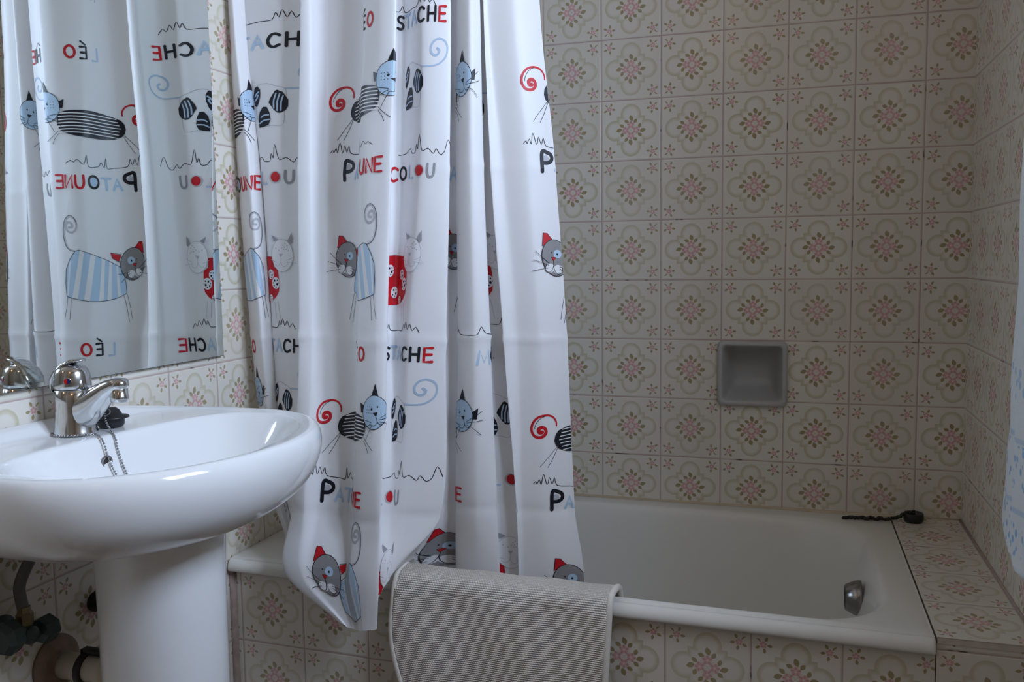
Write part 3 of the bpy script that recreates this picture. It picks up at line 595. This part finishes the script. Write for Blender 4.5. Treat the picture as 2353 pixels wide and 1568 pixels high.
def pat_cat(P):
    o = (640, 895)
    D = lambda pts: [(-.10+(x-375)*.29e-3, .015-(y-700)*.29e-3) for x, y in pts]
    P.line(D([(490,672),(488,640),(462,606),(415,596),(362,612),(325,655),(318,705),(342,742),(385,745),(412,722),(412,692),(390,678),(368,690),(370,712),(388,712)]), 'red', .0030, .0078, smooth=5)
    P.line(D([(415,600),(375,622),(345,665),(340,690)]), 'ink', .0010, smooth=4, cap=False)
    for a in ([(475,815),(410,885),(355,950)], [(480,820),(445,890),(405,955)]): P.line([(p[0]+.004, p[1]-.001) for p in D(a)], 'ink', .0009, smooth=3, cap=False)
    for a in ([(420,945),(385,985),(365,1030)], [(405,940),(360,985),(330,1010)]): P.line(L_(a, .3e-3, o), 'ink', .0009, smooth=3, cap=False)
    B = L_([(405,820),(450,804),(500,798),(570,796),(640,800),(720,812),(800,832),(850,852),(872,880),(880,915),(872,945),(850,970),(800,988),(750,993),(700,993),(620,988),(560,980),(500,969),(450,955),(415,935),(400,905),(397,860)], .3e-3, o)
    P.fill(B, 'ink')
    for k in range(7):
        y0 = 822 + k*22; pts = [(405+6*math.sin(k), y0), (480, y0-4), (560, y0-2), (650, y0+4), (760, y0+15), (845-8*abs(k-3), y0+24)]
        P.line(L_(pts, .3e-3, o), 'white', .0026, .0018, smooth=4); P.layer -= 1
    P.layer += 1
    x, y = .093, .037
    P.fill([(x-.008, y+.028), (x+.001, y+.055), (x+.009, y+.030)], 'ink'); P.layer -= 1
    P.fill([(x-.022, y+.010), (x-.036, y+.016), (x-.033, y-.003), (x-.024, y-.003)], 'ink'); P.layer -= 1
    P.fill([(x+.024, y+.008), (x+.036, y+.018), (x+.034, y-.004), (x+.025, y-.004)], 'ink')
    P.ell((x, y), .027, .0325, 'sky', -.1); P.ring((x, y), .027, .0325, 'ink', .0011, -.1)
    for k in range(9): P.ell((x-.016+.005*(k % 3), y+.010-.006*(k//3)), .0008, .0008, 'ink', n=8); P.layer -= 1
    P.layer += 1
    P.ell((x-.005, y+.006), .0018, .0022, 'ink'); P.ell((x+.008, y+.011), .0016, .0020, 'ink')
    P.fill([(x-.002, y-.001), (x+.009, y+.001), (x+.006, y-.008)], 'ink')
    P.line([(x+.006, y-.008), (x+.009, y-.018), (x+.003, y-.025), (x-.006, y-.024)], 'ink', .0009, smooth=3, cap=False)
    P.line([(x+.009, y-.017), (x+.015, y-.023), (x+.021, y-.020)], 'ink', .0009, smooth=3, cap=False)
    for a in ([(x-.004, y-.020), (x-.020, y-.016), (x-.038, y-.019)], [(x-.004, y-.022), (x-.018, y-.030), (x-.030, y-.042)], [(x-.002, y-.024), (x-.008, y-.036), (x-.016, y-.054)], [(x+.014, y-.010), (x+.026, y-.002), (x+.042, y+.012)], [(x+.014, y-.013), (x+.028, y-.010), (x+.044, y-.005)], [(x+.014, y-.017), (x+.028, y-.022), (x+.040, y-.036)]): P.line(a, 'ink', .0009, smooth=2, cap=False)
def mou_cat(P):
    D = lambda pts: [(x*.29e-3, -y*.29e-3) for x, y in pts]
    B = D([(-400,60),(-330,20),(-200,14),(-85,22),(-80,92),(-45,115),(-40,160),(-38,230),(-45,275),(-72,312),(-110,340),(-160,356),(-250,358),(-330,345),(-385,300),(-410,200)])
    for a in ([(-90,350),(-85,420),(-80,470)], [(-60,340),(-50,410),(-40,470)]): P.line(D(a), 'palegrey', .0009, smooth=2, cap=False)
    P.fill(B, 'red')
    for (x, y, r) in ((-112,148,36), (-68,212,44), (-235,120,42), (-310,240,46), (-190,270,40), (-120,320,26), (-340,110,34)):
        P.ell((x*.29e-3, -y*.29e-3), r*.29e-3*.8, r*.29e-3, 'white')
        for (a, b, q) in ((.3,.2,.28), (-.4,.4,.2), (-.2,-.4,.24), (.35,-.45,.16), (-.55,-.05,.13), (.05,.65,.15), (.6,0,.12)): P.ell(((x+a*r)*.29e-3, -(y+b*r)*.29e-3), q*r*.29e-3*.7, q*r*.29e-3*.8, 'ink', n=10); P.layer -= 1
        P.layer += 1
    P.fill(D([(48,-92),(78,-150),(84,-80),(72,-66)]), 'midgrey'); P.layer -= 1; P.fill(D([(-62,-88),(-80,-138),(-28,-104)]), 'midgrey')
    P.ell((0, -.004), .0245, .034, 'white'); P.ring((0, -.004), .0245, .034, 'palegrey', .0009)
    for (x, y) in ((15,-60),(25,-45),(5,-40),(38,-30),(20,-30),(-20,-25),(45,-55),(52,-20),(30,-72),(-45,-40)): P.ell((x*.29e-3, -y*.29e-3), .0013, .0013, 'palegrey', n=10); P.layer -= 1
    P.fill(D([(-22,2),(12,0),(0,22),(-10,24)]), 'palegrey')
    P.line(D([(-5,24),(-8,60),(-35,90),(-60,75)]), 'palegrey', .0008, smooth=3, cap=False); P.line(D([(-8,60),(10,92),(40,85),(48,60)]), 'palegrey', .0008, smooth=3, cap=False)
    for a in ([(35,50),(75,35),(95,20)], [(35,60),(80,65),(110,72)], [(-45,60),(-75,50),(-95,40)]): P.line(D(a), 'palegrey', .0007, smooth=2, cap=False)
def olou_cat(P):
    D = lambda pts: [(x*.29e-3, -y*.29e-3) for x, y in pts]
    P.line(D([(45,-90),(110,-88),(175,-95),(225,-125),(252,-165),(255,-215),(232,-248),(190,-260),(148,-245),(122,-210),(124,-175),(148,-155),(178,-160),(190,-185),(174,-198)]), 'softblue', .0030, .0052, smooth=5)
    P.line(D([(-130,-100),(-100,-130),(-50,-135),(0,-110),(45,-92),(52,-40),(40,60),(28,165),(-40,160),(-110,158),(-135,60),(-130,-100)]), 'palegrey', .0009, smooth=2, cap=False)
    def patch(pts, dirs):
        P.fill(D(pts), 'ink')
        for q in dirs: P.line(D(q), 'softblue', .0024, .0030, smooth=2); P.layer -= 1
        P.layer += 1
    patch([(-48,0),(-40,-25),(-8,-78),(5,-84),(35,-65),(62,-10),(60,35),(45,62),(20,78),(0,76),(-20,55)], [[(-2,-60),(-18,-10),(-20,40)], [(18,-55),(2,0),(0,60)], [(36,-40),(24,0),(20,60)]])
    patch([(-125,170),(-122,110),(-110,60),(-85,25),(-62,28),(-48,70),(-45,120),(-60,155),(-90,165)], [[(-105,100),(-85,85),(-55,85)], [(-118,140),(-90,122),(-52,118)]])
    patch([(-138,10),(-140,-50),(-122,-115),(-105,-122),(-92,-95),(-95,-50),(-112,0),(-125,22)], [[(-132,-20),(-118,-35),(-108,-60)], [(-128,-50),(-115,-70),(-102,-82)]])
for k, u0, z0, lo, hi in PRINTS:
    globals()[k](Printer(u0, z0, lo, hi))
hp = Printer(0, 0, 1.1, 9); hp.layer = -3
hp.poly([(UG[-1]-.011, .4), (UG[-1]-.001, .4), (UG[-1]-.001, 1.94), (UG[-1]-.011, 1.94)], 'white', du=.0055)
me = bpy.data.meshes.new('shower_curtain'); me.from_pydata(verts, [], faces); me.polygons.foreach_set('material_index', fmat)
cur = link('shower_curtain', me, CMATS)
tag(cur, 'white shower curtain printed with cartoon cats and names, hanging in folds over the bath', 'shower curtain')
# rod pocket and rod over the bath, above the picture
bm = bmesh.new(); tube(bm, [(.004, -.62, 1.975), (RX-.004, -.62, 1.975)], .0125, 16)
rod = link('curtain_rod', bm, M['rod']); tag(rod, 'white straight shower curtain rod running from wall to wall over the bath', 'curtain rod')
bm = bmesh.new()
top = [Vector(p) for p in G[-1][::6]]
n_ = len(top)
pk = []
for i, p in enumerate(top):
    c = Vector((p.x, -.62, 1.975)); d = Vector((0, p.y+.62, p.z-1.975))
    pk.append([(p.x, p.y, 1.95), (p.x, -.634, 1.962), (p.x, -.635, 1.985), (p.x, -.62, 1.992), (p.x, -.605, 1.985), (p.x, -.605, 1.965), (p.x, p.y+.001, 1.949)])
rings(bm, pk, False, False, False)
link('rod_pocket', bm, CMATS[0], cur)

# ------------------------------------------------------------------ bath mat over the rim
bmz = tag(empty('bath_mat', (.62, -.74, .50)), 'beige looped cotton bath mat hung over the front rim of the bathtub', 'bath mat')
prof = spline([(-.772, .225), (-.768, .32), (-.760, .41), (-.754, .462), (-.7515, .485), (-.746, .503), (-.735, .5135), (-.718, .5175), (-.700, .518), (-.684, .512), (-.674, .494), (-.667, .46), (-.655, .39), (-.646, .33)] and [(0, -.772, .225), (0, -.768, .32), (0, -.760, .41), (0, -.754, .462), (0, -.7515, .485), (0, -.746, .503), (0, -.735, .5135), (0, -.718, .5175), (0, -.700, .518), (0, -.684, .512), (0, -.676, .496), (0, -.671, .472), (0, -.667, .445)], 6)
sl = [0]
for a, b in zip(prof, prof[1:]): sl.append(sl[-1] + (b-a).length)
def matx(z, y, f):
    out = z < .5 and y < -.73
    l = .4035 + (.050*max(0, (.42-z)/.2)**1.6 if out else 0) - .004*math.sin(z*20)
    r = .829 - (.012*max(0, (.5-z)/.27) if out else 0) + (.008*max(0, (y+.735)/.09) if y > -.735 else 0)
    return l + (r-l)*f
bm = bmesh.new(); uvl = (bm.loops.layers.uv.get('UVMap') or bm.loops.layers.uv.new('UVMap')); NX = 60; g = []
for i, p in enumerate(prof):
    g.append([bm.verts.new((matx(p.z, p.y, k/NX), p.y + skew(matx(p.z, p.y, k/NX)) + .0025*math.sin(k*.21+p.z*9)*(1 if p.z < .49 and p.y < -.73 else 0), p.z + (.0012*math.sin(k*.33) if p.z > .51 else 0))) for k in range(NX+1)])
for i in range(len(g)-1):
    for k in range(NX):
        f = bm.faces.new((g[i][k], g[i][k+1], g[i+1][k+1], g[i+1][k]))
        for l, (a, b) in zip(f.loops, ((i, k), (i, k+1), (i+1, k+1), (i+1, k))): l[uvl].uv = (.43*b/NX, sl[a])
o = link('pile', bm, mat_weave(), bmz)
md = o.modifiers.new('th', 'SOLIDIFY'); md.thickness = .006; md.offset = 0
bm = bmesh.new()
edge = [(matx(p.z, p.y, 0)-.001, p.y + skew(.41), p.z) for p in prof[::2]]
tube(bm, edge, .0058, 10)
b1_ = link('binding', bm, M['binding'], bmz); b1_['label'] = 'cream edge binding'
bm = bmesh.new(); tube(bm, [(matx(p.z, p.y, 1)+.001, p.y + skew(.84), p.z) for p in prof[::2]], .0062, 10); link('binding', bm, M['binding'], bmz)['label'] = 'cream edge binding'
bm = bmesh.new(); tube(bm, [(matx(.225, -.772, f/20), -.772 + skew(matx(.225, -.772, f/20)), .225) for f in range(21)], .0058, 10); link('binding', bm, M['binding'], bmz)['label'] = 'cream edge binding'

# ------------------------------------------------------------------ pedestal sink
sink = tag(empty('pedestal_sink', (.22, -1.15, 0)), 'white porcelain pedestal sink standing under the mirror', 'sink')
CY = -1.148
def sring(z, xb, xf, hy, nb=4.0, nf=2.0, split=.52, n=96, shear=0, curb=0):
    xc = xb + (xf-xb)*split; out = []
    for i in range(n):
        a = 2*PI*i/n; c, s = math.cos(a), math.sin(a)
        e_ = nf if c >= 0 else nb
        r = (abs(c)**e_ + abs(s)**e_)**(-1/e_)
        x = xc + r*c*((xf-xc) if c >= 0 else (xc-xb)) + shear*r*s*hy*max(0, -c*r); y = CY + r*s*hy
        k = curb*max(0, min(1, (.22 - x)/.05))*max(0, min(1, (.262 - abs(y-CY))/.12))
        out.append((x, y, z + k))
    return out
bm = bmesh.new()
prof_s = [(.733, .055, .27, .11), (.7335, .04, .297, .145), (.736, .025, .327, .178), (.744, .015, .360, .210), (.757, .008, .390, .238), (.781, .004, .418, .264), (.807, .002, .435, .2765), (.833, .0015, .4435, .282), (.850, .0015, .4450, .283), (.864, .0015, .4430, .281)]
RS = [sring(.860 - (.8757 - z)*.97, xb, xf, hy) for z, xb, xf, hy in prof_s]
RS += [sring(.8572, .002, .4385, .2765, curb=.012), sring(.8600, .004, .433, .2715, curb=.0185), sring(.8602, .007, .428, .267, curb=.0185), sring(.8590, .016, .420, .260, curb=.018), sring(.8580, .034, .414, .254, curb=.002), sring(.8575, .050, .411, .250)]
for (z, xb, xf, hy, nb, nf) in ((.8570, .108, .408, .247, 3.4, 2.0), (.8562, .114, .405, .243, 3.4, 2), (.852, .119, .400, .238, 3.4, 2), (.835, .126, .388, .226, 3.2, 2), (.802, .142, .366, .205, 2.7, 2), (.770, .160, .336, .166, 2.4, 2), (.750, .180, .305, .115, 2.2, 2), (.741, .200, .282, .06, 2, 2), (.739, .220, .262, .02, 2, 2)):
    RS.append(sring(z, xb, xf, hy, nb, nf, .47, shear=.10))
rings(bm, RS, True, True)
o = link('basin', bm, M['porc'], sink)
o.modifiers.new('sub', 'SUBSURF').levels = 1; o.modifiers['sub'].render_levels = 2
bm = bmesh.new()
PR = []
for (z, rx, ry) in ((0, .118, .114), (.012, .118, .114), (.04, .106, .103), (.15, .093, .091), (.35, .089, .088), (.55, .090, .090), (.64, .0905, .0905), (.70, .093, .093), (.735, .095, .095)):
    PR.append([(.214 + rx*math.copysign(abs(math.cos(a))**.9, math.cos(a)), CY + ry*math.copysign(abs(math.sin(a))**.9, math.sin(a)), z) for a in [2*PI*k/56 for k in range(56)]])
rings(bm, PR, True, True)
link('pedestal', bm, M['porc'], sink)
bm = bmesh.new(); lathe(bm, [(.0105, 0), (.0105, .0035), (.0092, .0042), (.008, .002)], 'x', (.1305, -1.160, .819), 24)
q = link('overflow_ring', bm, M['steel'], sink); q['label'] = 'dark steel overflow ring'
bm = bmesh.new(); lathe(bm, [(.0088, .0022), (.0075, .0026)], 'x', (.1305, -1.160, .819), 24); link('overflow_hole', bm, M['dark'], q)
bm = bmesh.new(); lathe(bm, [(.021, .7395), (.021, .742), (.016, .7425), (.014, .740)], 'z', (.241, CY, 0), 24); link('drain', bm, M['chrome'], sink)

# ------------------------------------------------------------------ mixer tap
TX, TY, TZ = .062, -1.145, .8584
tap = tag(empty('mixer_tap', (TX, TY, TZ)), 'chrome single-lever mixer tap on the sink deck', 'tap')
bm = bmesh.new()
rings(bm, [[(TX+dx+r*1.05*math.cos(a), TY+r*math.sin(a), z) for a in [2*PI*k/36 for k in range(36)]] for (r, z, dx) in ((.0305, TZ, 0), (.0305, TZ+.003, 0), (.0290, TZ+.006, .0), (.0272, TZ+.03, .001), (.0258, TZ+.05, .0), (.0250, TZ+.066, -.001), (.0225, TZ+.0675, -.001))])
link('tap_body', bm, M['chrome'], tap)
bm = bmesh.new()
def oval(c, t_, w, h, n=28):
    t_ = Vector(t_).normalized(); s_ = Vector((0, 1, 0)); u_ = t_.cross(s_).normalized()
    if u_.z < 0: u_ = -u_
    return [Vector(c) + s_*w*math.cos(2*PI*k/n) + u_*h*math.copysign(abs(math.sin(2*PI*k/n))**.85, math.sin(2*PI*k/n)) for k in range(n)]
rings(bm, [oval((TX-.008, TY, TZ+.030), (1, 0, 0), .0215, .0285), oval((TX+.010, TY, TZ+.030), (1, 0, .05), .0225, .0295), oval((TX+.0245, TY, TZ+.037), (1, 0, .2), .0215, .0270), oval((TX+.038, TY, TZ+.0475), (1, 0, .4), .0195, .0228), oval((TX+.052, TY, TZ+.0590), (1, 0, .5), .0172, .0182), oval((TX+.066, TY, TZ+.0690), (1, 0, .45), .0154, .0140), oval((TX+.080, TY, TZ+.0750), (1, 0, .25), .0145, .0112), oval((TX+.091, TY, TZ+.0765), (1, 0, .05), .0120, .0090), oval((TX+.096, TY, TZ+.076), (1, 0, 0), .006, .005)])
sp_ = link('spout', bm, M['chrome'], tap)
bm = bmesh.new(); lathe(bm, [(.0118, TZ+.074), (.0122, TZ+.060), (.0128, TZ+.059), (.0128, TZ+.051), (.0115, TZ+.050), (.0098, TZ+.0505), (.0095, TZ+.053)], 'z', (TX+.083, TY, 0), 28)
link('aerator', bm, M['chrome'], sp_)
bm = bmesh.new()
lathe(bm, [(.0225, TZ+.0675), (.0258, TZ+.0685), (.0266, TZ+.073), (.0258, TZ+.082), (.0245, TZ+.090), (.0225, TZ+.096), (.0185, TZ+.1005), (.010, TZ+.103), (.003, TZ+.1035)], 'z', (TX-.001, TY, 0), 36)
hd = link('lever_cap', bm, M['chrome'], tap)
bm = bmesh.new()
def slab(c, t_, w, h): return oval(c, t_, w, h, 20)
rings(bm, [slab((TX-.0285, TY, TZ+.062), (-.05, 0, 1), .010, .003), slab((TX-.0290, TY, TZ+.070), (.02, 0, 1), .0155, .0040), slab((TX-.0260, TY, TZ+.082), (.25, 0, 1), .0180, .0046), slab((TX-.019, TY, TZ+.0935), (.6, 0, 1), .0175, .0046), slab((TX-.007, TY, TZ+.1035), (1, 0, .75), .0150, .0042), slab((TX+.006, TY, TZ+.1095), (1, 0, .3), .0125, .0034), slab((TX+.017, TY, TZ+.1105), (1, 0, .0), .0095, .0028), slab((TX+.022, TY, TZ+.110), (1, 0, 0), .004, .0016)])
link('lever', bm, M['chrome'], tap)
bm = bmesh.new(); ca = math.radians(-62); dn = Vector((math.cos(ca), math.sin(ca), 0)); sd_ = Vector((-dn.y, dn.x, 0)); c0 = Vector((TX-.001, TY, TZ+.081)) + dn*.0250
rings(bm, [[c0 + dn*h + sd_*r*math.cos(2*PI*k/24) + Vector((0, 0, 1))*r*math.sin(2*PI*k/24) for k in range(24)] for r, h in ((.0058, -.004), (.0058, .0004), (.0046, .0006))], True, True)
bt = link('button_ring', bm, M['chrome'], tap)
bm = bmesh.new()
for half in (0, 1):
    vs = [bm.verts.new(c0 + dn*.0012 + sd_*.0043*math.cos(PI/2+PI*half+PI*k/14) + Vector((0, 0, 1))*.0043*math.sin(PI/2+PI*half+PI*k/14)) for k in range(15)]
    f = bm.faces.new(vs); f.material_index = half
link('temperature_button', bm, [M['red'], M['blue']], bt)['label'] = 'half red half blue button'
tap.scale = (1.05, 1.05, 1.05)

# ------------------------------------------------------------------ sink plug and bead chain
spg = tag(empty('sink_plug', (.10, -1.10, TZ)), 'black rubber sink plug with metal bead chain lying on the sink deck beside the tap', 'plug')
px, py = .075, -1.083
bm = bmesh.new(); lathe(bm, [(.0185, TZ+.0006), (.0205, TZ+.004), (.0212, TZ+.013), (.0285, TZ+.0145), (.0275, TZ+.017), (.018, TZ+.0185), (.0135, TZ+.027), (.0085, TZ+.031), (.003, TZ+.0318)], 'z', (px, py, 0), 30)
link('stopper', bm, M['rubber'], spg)
bm = bmesh.new(); rc = Vector((px+.006, py-.016, TZ+.026)); tube(bm, [rc + Vector((.009*math.cos(a), .004*math.sin(a)-.002, .005*math.sin(a))) for a in [2*PI*k/20 for k in range(21)]], .0009, 6, False)
link('split_ring', bm, M['bead'], spg)
bm = bmesh.new()
def beads(pts, r=.0019, step=.0042):
    pts = spline(pts, 30); acc = 0; last = pts[0]
    sphere(bm, last, r, 8, 6)
    for p in pts[1:]:
        acc += (p-last).length; last = p
        if acc >= step: acc = 0; sphere(bm, p, r, 8, 6)
    tube(bm, pts[::6], .0005, 5)
beads([(px+.006, py-.020, TZ+.024), (px+.015, py-.027, TZ+.012), (.104, -1.118, TZ+.003), (.117, -1.128, .858), (.1255, -1.132, .850), (.133, -1.136, .832), (.147, -1.140, .805), (.165, -1.142, .775), (.19, -1.145, .748)])
beads([(TX-.026, TY-.022, TZ+.0022), (TX-.010, TY-.0345, TZ+.0022), (TX+.014, TY-.0330, TZ+.0022), (TX+.034, TY-.020, TZ+.0022), (.108, -1.155, TZ+.0015), (.1185, -1.1565, .857), (.127, -1.158, .846), (.1365, -1.160, .822), (.150, -1.160, .798), (.170, -1.158, .768)])
link('bead_chain', bm, M['bead'], spg)

# ------------------------------------------------------------------ mirror
bm = bmesh.new()
my0, my1, mz0, mz1 = -1.74, -.682, .931, 1.83
box(bm, .0005, .0055, my0, my1, mz0, mz1, 1)
for v in bm.verts:
    if v.co.x > .003: v.co.x = .0101 if v.co.z < 1.2 else .0058
f = bm.faces.new([bm.verts.new(p) for p in ((.0105, my0+.001, mz0+.001), (.0105, my1-.001, mz0+.001), (.0062, my1-.001, mz1-.001), (.0062, my0+.001, mz1-.001))])
mr = link('mirror', bm, [M['mirror'], M['medge']], smooth=False)
tag(mr, 'frameless wall mirror above the sink reflecting the cat curtain', 'mirror')

# ------------------------------------------------------------------ pipes under the sink
hs = tag(empty('water_hose', (.03, -1.24, .6)), 'dark flexible water hose curving down under the left of the sink', 'hose')
bm = bmesh.new(); tube(bm, spline([(.082, -1.238, .718), (.066, -1.239, .700), (.048, -1.242, .672), (.038, -1.246, .645), (.040, -1.247, .625), (.046, -1.248, .605)], 10), .0085, 12)
link('braid', bm, M['hose'], hs)
bm = bmesh.new(); lathe(bm, [(.0105, .585), (.0125, .588), (.0125, .604), (.010, .607), (.009, .615)], 'z', (.046, -1.248, 0), 6)
link('hose_nut', bm, M['brass'], hs, smooth=False)
av = tag(empty('stop_valve', (.04, -1.248, .57)), 'dark water stop valve with faceted handle on the wall under the sink', 'valve')
bm = bmesh.new(); lathe(bm, [(.024, .001), (.024, .004), (.012, .008), (.012, .034), (.014, .036), (.014, .058), (.010, .062)], 'x', (0, -1.248, .572), 20)
lathe(bm, [(.010, .572), (.0105, .586)], 'z', (.046, -1.248, 0), 16)
link('valve_body', bm, M['valve'], av)
bm = bmesh.new(); lathe(bm, [(.008, 0), (.008, .012), (.019, .014), (.021, .020), (.021, .036), (.016, .042)], 'y', (.046, -1.238, .566), 7); link('valve_handle', bm, M['valve'], av, smooth=False)
bm = bmesh.new(); lathe(bm, [(.008, 0), (.010, -.012), (.024, -.016), (.026, -.034), (.020, -.044)], 'y', (.050, -1.256, .582), 7); link('valve_handle', bm, M['valve'], av, smooth=False)
wp = tag(empty('waste_pipe', (.05, -1.162, .485)), 'cream plastic waste pipe with black clip leaving a stained wall flange behind the pedestal', 'pipe')
bm = bmesh.new(); lathe(bm, [(.047, .001), (.046, .006), (.038, .012), (.028, .014), (.028, .020)], 'x', (0, -1.152, .478), 32); link('wall_flange', bm, M['rust'], wp)['label'] = 'rust-stained wall flange'
bm = bmesh.new(); tube(bm, [(.010, -1.152, .478), (.06, -1.155, .480), (.09, -1.156, .481), (.122, -1.16, .482)], .0215, 20); link('pipe_run', bm, M['pipe'], wp)
bm = bmesh.new(); lathe(bm, [(.026, .062), (.0275, .063), (.0275, .072), (.026, .073)], 'x', (0, -1.1555, .480), 24); box(bm, .062, .10, -1.162, -1.148, .506, .513)
link('clip_collar', bm, M['clip'], wp)['label'] = 'black pipe clip'
sv = tag(empty('pipe_stub', (.05, -1.085, .55)), 'small black capped pipe stub on the wall half hidden behind the pedestal', 'pipe')
bm = bmesh.new(); lathe(bm, [(.017, .001), (.017, .02), (.019, .021), (.019, .034), (.012, .038)], 'x', (0, -1.062, .548), 18); link('stub_body', bm, M['clip'], sv)

# ------------------------------------------------------------------ towel on the right wall
tw = tag(empty('hand_towel', (1.48, -.75, .66)), 'white towel with blue patterned bands hanging on the right wall', 'towel')
bm = bmesh.new(); uvl = (bm.loops.layers.uv.get('UVMap') or bm.loops.layers.uv.new('UVMap'))
def edge_y(z):
    return float(np.interp(z, [.645, .652, .668, .69, .72, .76, .80, .84, .88, .92, 1.0, 1.08, 1.2, 1.35, 1.52, 1.70], [-.715, -.690, -.655, -.640, -.645, -.655, -.652, -.668, -.662, -.655, -.672, -.690, -.678, -.660, -.645, -.640]))
NZ, NY = 90, 44; g = []
for i in range(NZ+1):
    z = .645 + (1.70-.645)*i/NZ; row = []
    for k in range(NY+1):
        f = k/NY; y0 = edge_y(z); y = y0 + (-.90 - y0)*f; s_ = min(1, (1.70-z)/.5)
        x = 1.482 - (.022*s_)*math.sin(f*PI)**.5*(.75+.25*math.sin(f*11+z*1.5)) - .004*math.sin(f*23+z*3)*s_ + .010*(1-s_)
        row.append(bm.verts.new((x, y, z + (.012*math.sin(f*5) if i == 0 else 0))))
    g.append(row)
for i in range(NZ):
    for k in range(NY):
        fc = bm.faces.new((g[i][k+1], g[i][k], g[i+1][k], g[i+1][k+1]))
        for l in fc.loops: l[uvl].uv = (-l.vert.co.y, l.vert.co.z)
o = link('cloth', bm, mat_towel(), tw); md = o.modifiers.new('th', 'SOLIDIFY'); md.thickness = .010; md.offset = 0
bm = bmesh.new(); tube(bm, [(1.495, -.62, 1.70), (1.495, -.92, 1.70)], .007, 12)
for y in (-.622, -.918): tube(bm, [(1.517, y, 1.70), (1.495, y, 1.70)], .007, 12)
tb = link('towel_rail', bm, M['chrome']); tag(tb, 'short chrome towel rail on the right wall holding the white and blue towel', 'towel rail')
